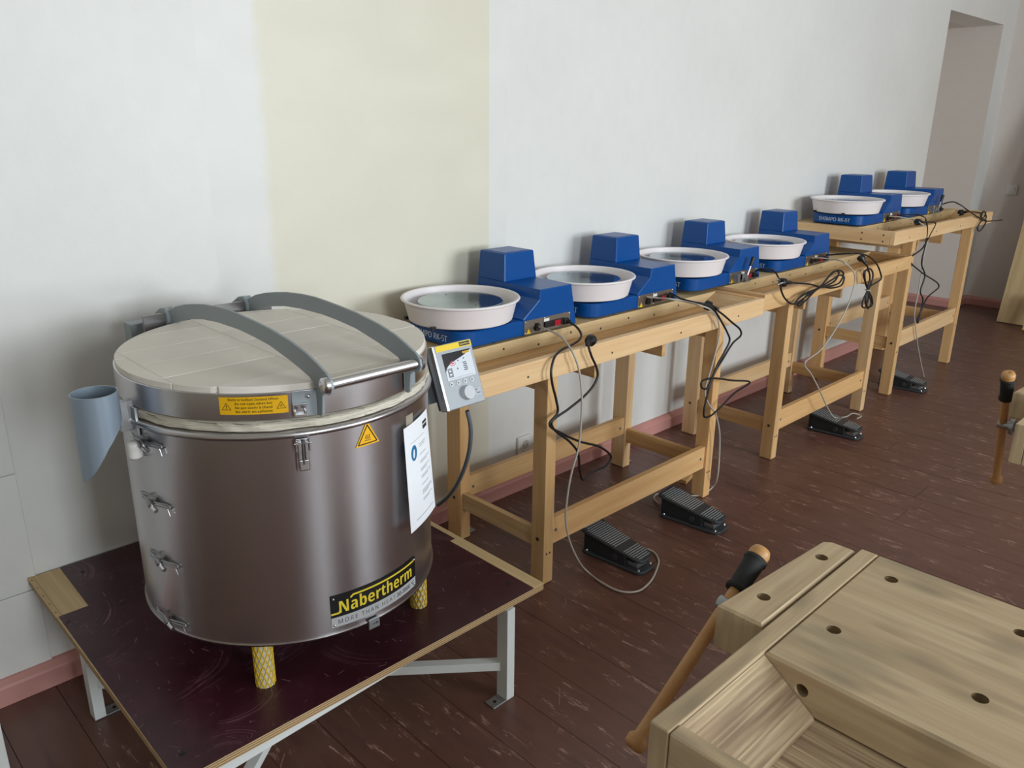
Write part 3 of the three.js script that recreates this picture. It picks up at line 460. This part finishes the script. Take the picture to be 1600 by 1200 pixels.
    pl(-w / 2 + 0.026, w / 2 - 0.012, hh - 0.100, hh - 0.026, 0.0008, std({ map: canvasTex(512, 400, (x, a, b) => {
      x.fillStyle = '#d8dde4'; x.fillRect(0, 0, a, b); x.fillStyle = '#141518'; x.beginPath(); x.moveTo(0, 0); x.lineTo(a, 0); x.lineTo(a, 8); x.bezierCurveTo(a * 0.7, 110, a * 0.35, 110, 60, 190); x.bezierCurveTo(20, 220, 10, 250, 0, 280); x.closePath(); x.fill();
      x.fillStyle = '#c9a02a'; x.fillRect(a - 150, 20, 120, 34); x.strokeStyle = '#d4556a'; x.lineWidth = 9; x.beginPath(); x.ellipse(150, 165, 46, 30, 0, 0, 7); x.stroke(); x.fillStyle = '#c23a52'; x.fillRect(128, 156, 44, 16);
      x.strokeStyle = '#23262b'; x.lineWidth = 8; x.strokeRect(40, 232, 72, 120); x.strokeRect(52, 246, 48, 42); x.strokeRect(52, 298, 48, 42);
      x.fillStyle = '#3b3f46'; x.fillRect(240, 130, 22, 18); x.fillRect(345, 112, 22, 18); x.fillRect(205, 240, 18, 26); for (let r = 0; r < 5; r++) x.fillRect(322 + (r % 2) * 6, 176 + r * 28, 68, 13); x.fillStyle = '#8d939b'; x.fillRect(40, 376, 420, 5);
    }), roughness: 0.25 }), 'screen');
    for (let i = 0; i < 4; i++) { const bx = -w / 2 + 0.034 + i * 0.0245, g = rod([bx, 0.068, 0], [bx, 0.068, 0.0018], 0.0075, 0.007, 18); const b = mesh('button', put(g), std({ color: '#c3c7ca', roughness: 0.4 }), body); mesh('button_mark', put(front([[bx - 0.002, 0.065], [bx + 0.003, 0.068], [bx - 0.002, 0.071]], 0.0018, 0.0022, 0)), M.darkGrey, b); }
    mesh('knob', put(rod([0.008, 0.036, 0], [0.008, 0.036, 0.016], 0.0205, 0.0185, 30)), std({ color: '#c3c7ca', roughness: 0.4 }), body);
    pl(0.036, 0.058, 0.022, 0.042, 0.0008, std({ map: canvasTex(128, 128, (x, a, b) => { x.fillStyle = '#b4b9bc'; x.fillRect(0, 0, a, b); x.fillStyle = '#3a3d40'; x.fillRect(8, 20, 70, 14); x.fillRect(30, 56, 16, 12); x.fillRect(46, 84, 74, 14); }), roughness: 0.45 }), 'panel_print');
    mesh('supply_cable', tube(C.kc.map((p) => P(...p)), 0.0062, 40, 10), M.midCable, body);
  }
  // sheet of instructions taped to the shell
  { const s = thing('instruction_sheet', 'white printed instruction sheet taped to the right of the kiln shell', 'paper', [KX, PT + 0.3, KZ]);
    const g = patch(R + 0.004, 74.5, 52, 0.635 - PT - 0.3, 0.879 - PT - 0.3, 18, (u, v) => R + 0.006 + (1 - v) * 0.012 + (1 - u) * (1 - u) * 0.010 + (1 - v) * u * 0.004);
    g.computeVertexNormals(); 
    mesh('sheet', g, std({ side: THREE.DoubleSide, roughness: 0.7, map: canvasTex(600, 848, (x, w, h2) => {
      x.fillStyle = '#eceef2'; x.fillRect(0, 0, w, h2); x.fillStyle = '#26272a'; x.fillRect(420, 60, 130, 62); x.fillStyle = '#e6e6e6'; x.fillRect(430, 82, 110, 9);
      x.fillStyle = '#9aa0a8'; x.fillRect(110, 150, 330, 4); x.fillStyle = '#1c6c9c'; x.beginPath(); x.ellipse(170, 240, 62, 62, 0, 0, 7); x.fill(); x.fillStyle = '#e8eef4'; x.beginPath(); x.ellipse(168, 246, 18, 36, 0.2, 0, 7); x.fill();
      x.fillStyle = '#7b818a'; for (const [yy, n] of [[205, 1], [222, 1], [290, 1], [345, 2], [410, 2], [470, 2], [540, 1], [590, 3], [660, 2]]) for (let q = 0; q < n; q++) x.fillRect(290, yy + q * 14, (q === n - 1 ? 180 : 262) - (yy % 7) * 6, 5); x.fillRect(120, 780, 420, 5);
    }) }), s);
    mesh('tape', patch(R + 0.008, 71, 66.5, 0.858 - PT - 0.3, 0.900 - PT - 0.3, 6), phys({ color: '#d9cfb6', roughness: 0.25, transparent: true, opacity: 0.45 }), s); }
}
// ------------------------------------------------------------------ joiner's benches along the wall
// local x along the bench from its left end, z from the wall side to the room, y from the floor; Ls = x of the two leg pairs
function wallBench(label, x0, L, h, zb, legs, opt = {}) {
  const b = thing('joiner_bench', label, 'workbench', [x0, 0, zb], 'joiner benches along the wall');
  const D = 0.605, zt = 0.388, T = 0.0495, wood = W.birch, pine = W.pine;
  // worktop, end boards, tool tray with its rail, floor and ramps
  const top = mesh('worktop', box(0.03, L - 0.03, h - T, h, 0, zt, 0.002), opt.top || W.ply, b);
  for (let i = 0; i < 9; i++) { const x = 0.14 + i * (L - 0.28) / 8; mesh('screw', rod([x, h - (i % 2 ? 0.022 : 0.036), zt - 0.002], [x, h - (i % 2 ? 0.022 : 0.036), zt + 0.0008], 0.0045, 0.0045, 8), M.screw, top); }  // dark discs painted in for shaded holes along the board edge
  for (const [a, c] of [[0, 0.0298], [L - 0.0298, L]]) { const e = mesh('end_board', box(a, c, h - 0.072, h, 0, D - 0.0255, 0.002, 'z'), pick(wood), b);
    for (const [z, yy] of [[0.43, 0.02], [0.43, 0.055], [D - 0.06, 0.022], [D - 0.06, 0.055]]) { const s = a === 0 ? -1 : 1, xx = a === 0 ? 0 : L; mesh('screw', rod([xx - s * 0.002, h - yy, z], [xx + s * 0.0008, h - yy, z], 0.0045, 0.0045, 8), M.screw, e); } }  // end board holes: their inner shade given as dark discs
  const rail = mesh('tray_rail', box(0, L, h - 0.072, h, D - 0.025, D, 0.0025), pick(wood), b);
  for (let i = 0; i < 4; i++) { const x = 0.2 + i * (L - 0.4) / 3; mesh('screw', rod([x, h - 0.045, D - 0.002], [x, h - 0.045, D + 0.0008], 0.004, 0.004, 8), M.screw, rail); }  // rail holes drawn as dark discs, shade put into the colour
  mesh('tray_floor', box(0.03, L - 0.03, h - 0.070, h - 0.050, zt - 0.02, D - 0.0255, 0.001), pick(pine), b);
  for (const s of [0, 1]) { const a = s ? L - 0.031 : 0.031, d = s ? -1 : 1, sh = [[a, h - 0.0495], [a + d * 0.11, h - 0.0495], [a, h - 0.004]]; const g = front(s ? sh : sh, zt + 0.002, D - 0.027, 0.0006); mesh('tray_ramp', metric(g, 'z'), pick(W.pine), b); }
  // battens under the tray
  for (const x of [legs[0] + 0.34, legs[0] + 0.74]) mesh('batten', box(x, x + 0.022, h - 0.168, h - 0.0725, 0.06, D - 0.105, 0.001, 'z'), pick(pine), b);
  // legs, stretchers
  const lw = 0.047, zf0 = 0.535, zf1 = D - 0.010, zr0 = 0.095, zr1 = 0.170, up = opt.lift || 0;
  legs.forEach((x, i) => {
    for (const [z0, z1, back] of [[zf0, zf1, 0], [zr0, zr1, 1]]) {
      const leg = mesh('leg', box(x, x + lw, 0.001, h - 0.0725, z0, z1, 0.003, 'y'), pick(wood), b);
      mesh('bolt', rod([x - 0.001, 0.165 + up, (z0 + z1) / 2], [x + 0.003, 0.165 + up, (z0 + z1) / 2], 0.007, 0.007, 12), M.screw, leg);  // dark disc in place of the shaded bolt hole
      if (!back) for (const dx of [0.014, 0.03]) mesh('dark_hole_disc', rod([x + dx, 0.115 + up, z1 - 0.002], [x + dx, 0.115 + up, z1 + 0.0008], 0.004, 0.004, 8), M.screw, leg);  // small leg holes, their darkness painted as discs
      if (back) { const br = mesh('angle_bracket', [box(x + lw, x + lw + 0.003, 0.0005, 0.045, z0 + 0.015, z0 + 0.055, 0.0008), box(x + lw, x + lw + 0.045, 0.0005, 0.0035, z0 + 0.015, z0 + 0.055, 0.0008)], M.zinc, leg); mesh('screw', rod([x + lw + 0.002, 0.03, z0 + 0.035], [x + lw + 0.0045, 0.03, z0 + 0.035], 0.005, 0.005, 8), M.black, br); }
    }
    mesh('end_stretcher', box(x + 0.010, x + 0.034, 0.125 + up, 0.190 + up, zr1 + 0.0003, zf0 - 0.0003, 0.002, 'z'), pick(pine), b);
    mesh('top_bearer', box(x + 0.002, x + lw - 0.002, h - 0.125, h - 0.0728, zr1 + 0.0003, zf0 - 0.0003, 0.002, 'z'), pick(pine), b);
  });
  const fs = mesh('front_stretcher', box(legs[0] + lw + 0.0003, legs[1] - 0.0003, 0.135 + up, 0.232 + up, zf1 - 0.034, zf1 - 0.010, 0.002), pick(wood), b);
  for (const x of [legs[0] + lw + 0.02, legs[1] - 0.03]) mesh('bolt', rod([x, 0.185 + up, zf1 - 0.012], [x, 0.185 + up, zf1 - 0.008], 0.006, 0.006, 10), M.zinc, fs);
  const bs = mesh('back_stretcher', box(legs[0] + lw + 0.0003, legs[1] - 0.0003, 0.165 + up, 0.246 + up, zr1 - 0.030, zr1 - 0.006, 0.002), pick(wood), b);
  for (const x of [legs[0] + lw + 0.02, legs[1] - 0.03]) mesh('bolt', rod([x, 0.2 + up, zr1 - 0.008], [x, 0.2 + up, zr1 - 0.004], 0.006, 0.006, 10), M.zinc, bs);
  return b;
}
const H1 = 0.813, H2 = 0.823, H3 = 0.973;
wallBench('wooden workbench nearest the kiln, with two blue pottery wheels and a tool tray', 1.45, 1.60, H1, 0.012, [0.300, 1.275]);
wallBench('middle wooden workbench along the wall, partly tucked beneath the taller one', 3.062, 1.60, H2, 0.005, [0.245, 1.225], { up: 0.01 });
wallBench('tallest wooden workbench, farthest along the wall by the doorway', 4.385, 1.60, H3, -0.0, [0.300, 1.270], { lift: 0.145, top: W.ply });
// loose offcut on the floor behind the nearest bench's far leg
tag(mesh('wood_offcut', box(-0.16, 0.16, 0.0, 0.018, -0.045, 0.045, 0.002).rotateY(0.25).translate(2.93, 0.001, 0.40), W.pine[1]), 'short pine board lying on the floor beneath the nearest workbench', 'board');

// ------------------------------------------------------------------ pottery wheels
// local origin: left edge of the motor tower, bench top, wall
const textGeo = (() => { const g = new TextGeometry('SHIMPO RK-5T', { font, size: 0.0195, depth: 0.0005, curveSegments: 3 }); g.computeBoundingBox(); g.rotateY(-Math.PI / 2); return g; })();
function wheelProto(lever) {
  const g = new THREE.Group();
  // base with its rounded potter's end
  const s = new THREE.Shape(); const zf = 0.40, zb = 0.10, xl = -0.356;
  s.moveTo(-0.083, -zf); s.lineTo(xl + 0.07, -zf); s.bezierCurveTo(xl + 0.03, -zf, xl + 0.004, -zf + 0.026, xl + 0.002, -zf + 0.058); s.quadraticCurveTo(xl - 0.002, -0.25, xl + 0.002, -zb - 0.058); s.bezierCurveTo(xl + 0.004, -zb - 0.026, xl + 0.03, -zb, xl + 0.07, -zb); s.lineTo(-0.083, -zb); s.closePath();
  const base = mesh('base', slab(s, 0.006, 0.058, 0.004, [], 10), M.blue, g);
  const tg = textGeo.clone(); tg.translate(xl - 0.0008, 0.021, 0.158); mesh('lettering', tg, M.lettering, base);
  for (const [x, z] of [[-0.31, 0.17], [-0.31, 0.34], [-0.20, 0.375], [-0.1, 0.14], [0.13, 0.375], [0.13, 0.12]]) mesh('rubber_foot', rod([x, 0.0003, z], [x, 0.008, z], 0.012, 0.012, 12), M.blackRubber, g);
  // housing, its left side sloping down to the base
  const housing = mesh('housing', front([[-0.084, 0.006], [-0.084, 0.062], [-0.008, 0.119], [-0.004, 0.152], [0.153, 0.152], [0.184, 0.006]], 0.088, 0.402, 0.004), M.blue, g);
  { const t = new THREE.BufferGeometry(), lo = [[-0.005, 0.087], [0.160, 0.087], [0.160, 0.226], [-0.005, 0.226]], hi = [[0.002, 0.092], [0.149, 0.092], [0.149, 0.219], [0.002, 0.219]];
    const q = new RoundedBoxGeometry(1, 1, 1, 2, 0.045), p = q.attributes.position; for (let i = 0; i < p.count; i++) { const k = p.getY(i) + 0.5, u = p.getX(i) + 0.5, v = p.getZ(i) + 0.5; const xa = lo[0][0] + (hi[0][0] - lo[0][0]) * k, xb = lo[1][0] + (hi[1][0] - lo[1][0]) * k, za = lo[0][1] + (hi[0][1] - lo[0][1]) * k, z2 = lo[2][1] + (hi[2][1] - lo[2][1]) * k; p.setXYZ(i, xa + (xb - xa) * u, 0.150 + 0.1 * k, za + (z2 - za) * v); } q.computeVertexNormals();
    // outward normals of the rounded box survive the taper well enough
    const tw = mesh('motor_tower', q, M.blue, g); mesh('top_plate', box(0.014, 0.137, 0.2495, 0.2512, 0.103, 0.208, 0), M.blue, tw); }
  // pan with rolled rim, two clips at the potter's side; polished wheel head with turned rings
  const pc = [-0.224, 0.248];
  const pan = mesh('splash_pan', lathe([[0, 0.064], [0.168, 0.064], [0.172, 0.067], [0.187, 0.128], [0.195, 0.130], [0.1975, 0.134], [0.195, 0.138], [0.188, 0.1375], [0.1835, 0.134], [0.169, 0.074], [0.164, 0.070], [0, 0.070]], 72).translate(pc[0], 0, pc[1]), M.pan, g);
  for (const a of [160, 220]) { const A = a * Math.PI / 180; mesh('clip', box(-0.008, 0.008, 0.060, 0.072, -0.006, 0.006, 0.001).translate(pc[0] + Math.cos(A) * 0.178, 0, pc[1] + Math.sin(A) * 0.178), M.black, pan); }
  { const prof = [[0, 0.112], [0.139, 0.112], [0.141, 0.114], [0.141, 0.122], [0.140, 0.124]]; for (let r = 0.136; r > 0.02; r -= 0.017) prof.push([r, 0.1244], [r - 0.0012, 0.1239], [r - 0.0024, 0.1244]); prof.push([0, 0.1244]);
    const head = mesh('wheel_head', lathe(prof, 72).translate(pc[0], 0, pc[1]), M.head, g); for (const a of [100, 280]) { const A = a * Math.PI / 180; mesh('pin_hole', rod([pc[0] + Math.cos(A) * 0.095, 0.124, pc[1] + Math.sin(A) * 0.095], [pc[0] + Math.cos(A) * 0.095, 0.1248, pc[1] + Math.sin(A) * 0.095], 0.0035, 0.0035, 10), M.black, head); }
    mesh('spindle', rod([pc[0], 0.058, pc[1]], [pc[0], 0.113, pc[1]], 0.02), M.zinc, head); }
  // control panel
  const Z0 = 0.402, panel = mesh('control_panel', box(-0.080, 0.148, 0.008, 0.056, Z0, Z0 + 0.002, 0.0006), M.panel, g);
  for (const [x, yy] of [[-0.075, 0.051], [-0.075, 0.013], [0.018, 0.052], [0.018, 0.012], [0.142, 0.051], [0.142, 0.013]]) mesh('screw', new THREE.SphereGeometry(0.0032, 10, 6).scale(1, 1, 0.6).translate(x, yy, Z0 + 0.002), M.chrome, panel);
  mesh('warning_triangle', front([[-0.070, 0.010], [-0.050, 0.010], [-0.060, 0.028]], Z0 + 0.002, Z0 + 0.0026, 0), M.yellow, panel);
  mesh('rating_label', box(0.014, 0.040, 0.040, 0.050, Z0 + 0.002, Z0 + 0.0026, 0), M.whitePlastic, panel);
  mesh('switch_block', box(0.014, 0.112, 0.019, 0.040, Z0 + 0.002, Z0 + 0.010, 0.002), M.black, panel);
  mesh('rocker_switch', box(0.058, 0.088, 0.020, 0.039, Z0 + 0.010, Z0 + 0.013, 0.002), M.red, panel);
  mesh('power_inlet', [box(0.104, 0.130, 0.016, 0.038, Z0 + 0.002, Z0 + 0.016, 0.003), rod([0.119, 0.027, Z0 + 0.012], [0.124, 0.027, Z0 + 0.026], 0.008, 0.006)], M.black, panel);
  if (!lever) mesh('pedal_socket', [rod([-0.022, 0.027, Z0 + 0.001], [-0.022, 0.027, Z0 + 0.012], 0.013, 0.012, 18), box(-0.029, -0.015, 0.033, 0.042, Z0 + 0.002, Z0 + 0.009, 0.001)], M.black, panel);
  else {
    const br = mesh('lever_bracket', [box(-0.055, -0.038, 0.012, 0.050, Z0 + 0.002, Z0 + 0.030, 0.001), box(-0.016, 0.034, 0.012, 0.018, Z0 + 0.002, Z0 + 0.04, 0.001), box(-0.016, 0.034, 0.012, 0.046, Z0 + 0.024, Z0 + 0.028, 0.001), rod([0.008, 0.03, Z0 + 0.02], [0.008, 0.03, Z0 + 0.036], 0.014, 0.014, 18)], M.zinc, panel);
    mesh('lever_rod', rod([0.008, 0.03, Z0 + 0.032], [0.034, 0.083, Z0 + 0.034], 0.004), M.chrome, br);
    mesh('lever_grip', lathe([[0, 0], [0.0075, 0.001], [0.0095, 0.04], [0.0085, 0.0435], [0, 0.0445]], 16).rotateZ(-0.46).translate(0.031, 0.078, Z0 + 0.034), M.black, br);
  }
  return g;
}
const protoPedal = wheelProto(false), protoLever = wheelProto(true);
[
  [1.926, H1, false, 'blue pottery wheel nearest the kiln, its white pan beside the control unit'],
  [2.545, H1, false, 'second blue pottery wheel from the kiln, on the nearest bench'],
  [3.199, H2, true, 'third blue pottery wheel from the kiln, with an upright hand lever'],
  [3.903, H2, false, 'fourth blue pottery wheel from the kiln, at the far end of the middle bench'],
  [4.788, H3, false, 'blue pottery wheel on the tallest bench with its whole front lettering showing'],
  [5.462, H3, true, 'farthest blue pottery wheel, next to the doorway'],
].forEach(([x, h, lever, label]) => {
  const w = (lever ? protoLever : protoPedal).clone(); w.name = numbered('pottery_wheel_unit'); w.position.set(x, h + 0.0004, 0); w.userData = { label, category: 'pottery wheel', group: 'blue pottery wheels on the benches' }; scene.add(w);
});

// ------------------------------------------------------------------ foot pedals with their grey cables
// local: z from heel to toe, origin under the heel
function pedal(label, x, z, turn, cable) {
  const g = thing('foot_pedal', label, 'foot pedal', [x, 0, z], 'grey foot pedals on the floor'); 
  const t = new THREE.Group();
  const rot = (geo) => geo.rotateY(turn);
  const rounded = (w0, w1, z0, z1, r) => { const s = new THREE.Shape(); s.moveTo(-w0 + r, -z0); s.lineTo(w0 - r, -z0); s.quadraticCurveTo(w0, -z0, w0, -z0 - r); s.lineTo(w1, -z1 + r * 1.3); s.quadraticCurveTo(w1 * 0.96, -z1, w1 - r * 1.2, -z1); s.lineTo(-w1 + r * 1.2, -z1); s.quadraticCurveTo(-w1 * 0.96, -z1, -w1, -z1 + r * 1.3); s.lineTo(-w0, -z0 - r); s.quadraticCurveTo(-w0, -z0, -w0 + r, -z0); return s; };
  const lean = (geo) => { geo.rotateX(0.165); geo.translate(0, 0.095, 0.0); return rot(geo); };
  const basePlate = mesh('base_plate', rot(slab(rounded(0.062, 0.052, 0.01, 0.275, 0.028), 0.0005, 0.012, 0.003, [], 6)), M.pedal, g);
  for (const [bx, bz] of [[-0.05, 0.035], [0.05, 0.035], [-0.036, 0.255], [0.036, 0.255]]) mesh('screw', rot(rod([bx, 0.011, bz], [bx, 0.017, bz], 0.006, 0.004, 10)), M.chrome, basePlate);
  const body = mesh('body', rot(side([[0.015, 0.012], [0.20, 0.012], [0.20, 0.052], [0.015, 0.085]], -0.045, 0.045, 0.002)), M.pedalDark, g);
  const boss = rod([-0.0455, 0.032, 0.155], [-0.049, 0.032, 0.155], 0.013, 0.012, 18); mesh('pivot_boss', rot(boss), M.pedal, body);
  mesh('spring_arm', rot(merge([box(-0.03, 0.03, 0.013, 0.03, 0.2005, 0.245, 0.002), rod([-0.033, 0.038, 0.24], [0.033, 0.038, 0.24], 0.005)])), M.zinc, body);
  const top = mesh('tread', lean(slab(rounded(0.060, 0.044, 0.0, 0.272, 0.026), -0.012, 0, 0.003, [], 6)), M.pedal, g);
  const ribs = []; for (let i = 0; i < 25; i++) { const zz = 0.016 + i * 0.0098; if (zz > 0.155 && zz < 0.190) continue; const hw = (0.060 + (0.044 - 0.060) * zz / 0.272) - (zz < 0.03 || zz > 0.24 ? 0.014 : 0.006); ribs.push([zz, hw]); }
  for (const [zz, hw] of ribs) mesh('rib', lean(box(-hw, hw, -0.001, 0.0022, zz, zz + 0.0035, 0.0006)), M.pedalRib, top);
  mesh('cable', tube(cable.map((p) => [p[0] - x, p[1], p[2] - z]), 0.0034, 0, 8), M.greyCable, g);
  return g;
}
pedal('nearest grey ribbed foot pedal, with its pale cable looped beside it on the floor', 2.075, 0.530, 0.03, C.g1);
pedal('second grey ribbed foot pedal, beside the right leg of the nearest bench', 2.515, 0.555, 0.06, C.g2);
pedal('grey foot pedal on the floor under the middle bench', 3.875, 0.505, 0.06, C.g4);
pedal('farthest grey foot pedal, behind the leg of the tallest bench', 4.905, 0.45, 0.05, C.g5);

// ------------------------------------------------------------------ black power cords with their plugs
function cord(label, pts, plug, extra) {
  const c = thing('power_cord', label, 'cord', [0, 0, 0], 'black power cords of the wheels');
  mesh('flex', tube(pts, 0.0040, pts.length * 8, 8), M.blackCable, c);
  if (extra) mesh('flex', tube(extra, 0.004, 24, 8), M.blackCable, c);
  const [a, b] = plug.map((p) => V(...p)), d = b.clone().sub(a).normalize(), e = a.clone().addScaledVector(d, 0.045), q = new THREE.Quaternion().setFromUnitVectors(V(0, 1, 0), d);
  const body = mesh('plug', lathe([[0, -0.012], [0.006, -0.012], [0.008, 0.0], [0.009, 0.016], [0.018, 0.022], [0.019, 0.040], [0.016, 0.044], [0, 0.044]], 20).applyQuaternion(q).translate(a.x, a.y, a.z), M.black, c);
  for (const s of [-1, 1]) mesh('pin', rod([s * 0.0095, 0.044, 0], [s * 0.0095, 0.062, 0], 0.0024).applyQuaternion(q).translate(a.x, a.y, a.z), M.chrome, body);
  return c;
}
const k1 = cord('black power cord of the wheel nearest the kiln, hanging in crossed loops', C.k1, C.p1);
const k2 = cord('black power cord hanging in loops by the right leg of the nearest bench', C.k2, C.p2);
const k3 = cord('black power cord tied in a slanting figure-eight bundle on the middle bench rail', C.k3, C.p3);
mesh('cable_tie', new THREE.TorusGeometry(0.011, 0.003, 6, 16).rotateX(1.2).translate(...tieAt(1281, C.k3, 6)), M.greyCable, k3);
const k4 = cord('black power cord tied in an upright bundle over the middle bench rail', C.k4, C.p4);
mesh('cable_tie', new THREE.TorusGeometry(0.011, 0.003, 6, 16).rotateX(Math.PI / 2).translate(...tieAt(0, C.k4, 12)), M.greyCable, k4);
cord('black power cord hanging in zigzag bends from the tallest bench', C.k5, C.p5);
cord('knotted black power cord at the far end of the tallest bench', C.k6, C.p6, C.k6b);
function tieAt(_, pts, i) { return pts[i]; }
// ------------------------------------------------------------------ two more joiner's benches standing end-on in the room
// local origin: floor under the outer corner of the tray end; x across the bench, z along it, away from the wall
function roomBench(label, x0, z0, handle) {
  const b = thing('joiner_bench', label, 'workbench', [x0, 0, z0], 'joiner benches standing in the room');
  const h = 0.80, wid = 0.614, L = 1.45, bx = 0.228;
  mesh('end_board', box(0, wid, h - 0.105, h, 0, 0.029, 0.003, 'x'), W.old, b);
  mesh('end_board', box(0, wid, h - 0.105, h, L - 0.029, L, 0.003, 'x'), W.old, b);
  let topGeo = slab([[bx, 0.0296], [wid, 0.0296], [wid, L - 0.0296], [bx, L - 0.0296]], h - 0.066, h, 0.004, [[0.549, 0.076, 0.0145], [0.348, 0.073, 0.0145], [0.343, 0.270, 0.0145], [0.540, 0.266, 0.0145], [0.343, 0.47, 0.0145], [0.540, 0.466, 0.0145], [0.343, 0.67, 0.0145], [0.540, 0.67, 0.0145]], 24);
  { // dog hole bored into the edge facing the tray
    const clean = (g) => { g.clearGroups(); for (const n of Object.keys(g.attributes)) if (!['position', 'normal', 'uv'].includes(n)) g.deleteAttribute(n); return g; };
    const A = new Brush(clean(topGeo)), B = new Brush(clean(rod([bx + 0.03, h - 0.031, 0.088], [bx - 0.02, h - 0.031, 0.088], 0.0095, 0.0095, 20))); A.updateMatrixWorld(); B.updateMatrixWorld();
    const ev = new Evaluator(); ev.useGroups = false; topGeo = ev.evaluate(A, B, SUBTRACTION).geometry; topGeo = (topGeo.index ? topGeo.toNonIndexed() : topGeo); topGeo.clearGroups(); topGeo.setDrawRange(0, Infinity);
  }
  const top = mesh('worktop', metric(topGeo, 'z'), W.old, b);
  mesh('tray_rail', box(0, 0.024, h - 0.105, h, 0.0296, L - 0.0296, 0.003, 'z'), W.old, b);
  mesh('tray_floor', box(0.0245, bx + 0.02, h - 0.082, h - 0.0662, 0.0296, L - 0.0296, 0.001, 'z'), W.oak, b);
  mesh('tray_ramp', metric(side([[0.030, h - 0.0655], [0.112, h - 0.0655], [0.108, h - 0.060], [0.030, h - 0.004]], 0.025, bx - 0.001, 0.0006), 'x'), W.oak, b);
  mesh('tray_ramp', metric(side([[L - 0.030, h - 0.0655], [L - 0.030, h - 0.004], [L - 0.108, h - 0.060], [L - 0.112, h - 0.0655]], 0.025, bx - 0.001, 0.0006), 'x'), W.oak, b);
  // vice jaw at the wall end, its screw and sliding handle
  const jz1 = -0.005, jz0 = -0.080, jx0 = 0.282, jx1 = 0.600;
  const jaw = mesh('vice_jaw', metric(slab([[jx0, jz1], [jx0, jz0], [jx1 - 0.012, jz0 + 0.02], [jx1, jz0 + 0.034], [jx1, jz1]], h - 0.078, h, 0.004, [[0.533, -0.034, 0.0145], [0.351, -0.041, 0.0145]], 24), 'x'), W.old, b);
  const sx = handle.sx, sy = handle.sy;
  mesh('vice_screw', [rod([sx, sy, 0.02], [sx, sy, jz0 - 0.020], 0.013, 0.013, 20), rod([sx, sy, jz0 - 0.001], [sx, sy, jz0 - 0.012], 0.024, 0.024, 24), rod([sx, sy, jz0 - 0.012], [sx, sy, jz0 - 0.044], 0.0125, 0.0125, 20)], M.zinc, jaw);
  const hd = new THREE.Vector3(...handle.dir).normalize(), q = new THREE.Quaternion().setFromUnitVectors(V(0, 1, 0), hd), hl = handle.len, at = (g) => g.applyQuaternion(q).translate(handle.top[0], handle.top[1], handle.top[2]);
  const rodm = mesh('vice_handle', at(lathe([[0, -hl], [0.011, -hl], [0.017, -hl + 0.004], [0.017, -hl + 0.018], [0.011, -hl + 0.024], [0.0105, -0.09], [0.0115, -0.03], [0, -0.03]], 24)), std({ map: woodMaps.birch, color: '#cdb79a', roughness: 0.5 }), jaw);
  mesh('rubber_sleeve', at(lathe([[0.0115, -0.092], [0.0185, -0.092], [0.0195, -0.084], [0.0165, -0.080], [0.0185, -0.03], [0.0205, -0.028], [0.0205, -0.022], [0.012, -0.022]], 24)), M.blackRubber, rodm);
  mesh('knob', at(lathe([[0.012, -0.026], [0.0175, -0.022], [0.0185, -0.010], [0.015, -0.001], [0.005, 0], [0.003, -0.003], [0, -0.003]], 24)), std({ map: woodMaps.birch, color: '#d6c0a2', roughness: 0.45 }), rodm);
  // legs and stretchers
  for (const z of [0.30, L - 0.36]) {
    for (const x of [0.03, wid - 0.10]) mesh('leg', box(x, x + 0.07, 0.001, h - 0.1055, z, z + 0.045, 0.003, 'y'), W.birch[1], b);
    mesh('cross_stretcher', box(0.1003, wid - 0.1003, 0.13, 0.19, z + 0.01, z + 0.034, 0.002), W.pine[0], b);
    mesh('top_bearer', box(0.03, wid - 0.03, h - 0.1052, h - 0.0785, z, z + 0.045, 0.002), W.pine[0], b);
  }
  for (const x of [0.05, wid - 0.075]) mesh('long_stretcher', box(x, x + 0.024, 0.14, 0.23, 0.3453, L - 0.3603, 0.002, 'z'), W.birch[0], b);
  return b;
}
const fx = 0.693, fz = 1.772;
roomBench('worn workbench in the near right corner with oak tool tray and slanting vice handle', fx, fz, { sx: 0.367, sy: 0.744, top: [1.166 - fx, 0.806, -0.112], dir: [0.318, 0.19, 0.0], len: 0.40 });
roomBench('second worn workbench at the right edge of the picture, with an upright vice handle', fx + 1.512, fz, { sx: 0.386, sy: 0.665, top: [2.535 - fx - 1.512, 0.838, -0.112], dir: [-0.115, 0.36, 0.0], len: 0.40 });

// ------------------------------------------------------------------ plywood sheet leaning on the end wall, an offcut at its foot, a white stand at the left edge
{ const g = box(-0.009, 0.009, 0, 2.42, 0, 1.22, 0.001, 'y'); g.rotateZ(-0.238); g.translate(7.245, 0.004, 0.44); const m = mesh('plywood_sheet', g, W.ply); tag(m, 'large plain plywood sheet leaning against the far end wall', 'board'); }
{ const g = box(-0.02, 0.02, 0, 0.30, -0.06, 0.06, 0.002, 'y'); g.rotateZ(-0.5); g.translate(7.02, 0.01, 0.74); tag(mesh('wood_offcut', g, W.pine[1]), 'small wooden offcut leaning at the foot of the plywood sheet', 'board'); }
{ const s = thing('white_stand', 'white painted steel leg of a stand at the lower left edge', 'stand', [-0.317, 0, 0.42]);
  const xs = [-0.24, 0.505], zs = [-0.18, 0.06];
  for (const x of xs) for (const z of zs) mesh('leg', box(x - 0.015, x + 0.015, 0.001, 0.72, z - 0.02, z + 0.02, 0.002, 'y'), M.whiteSteel, s);
  mesh('stand_top', box(-0.28, 0.52, 0.7205, 0.745, -0.24, 0.16, 0.002), M.whiteSteel, s); }
renderer.render(scene, camera);
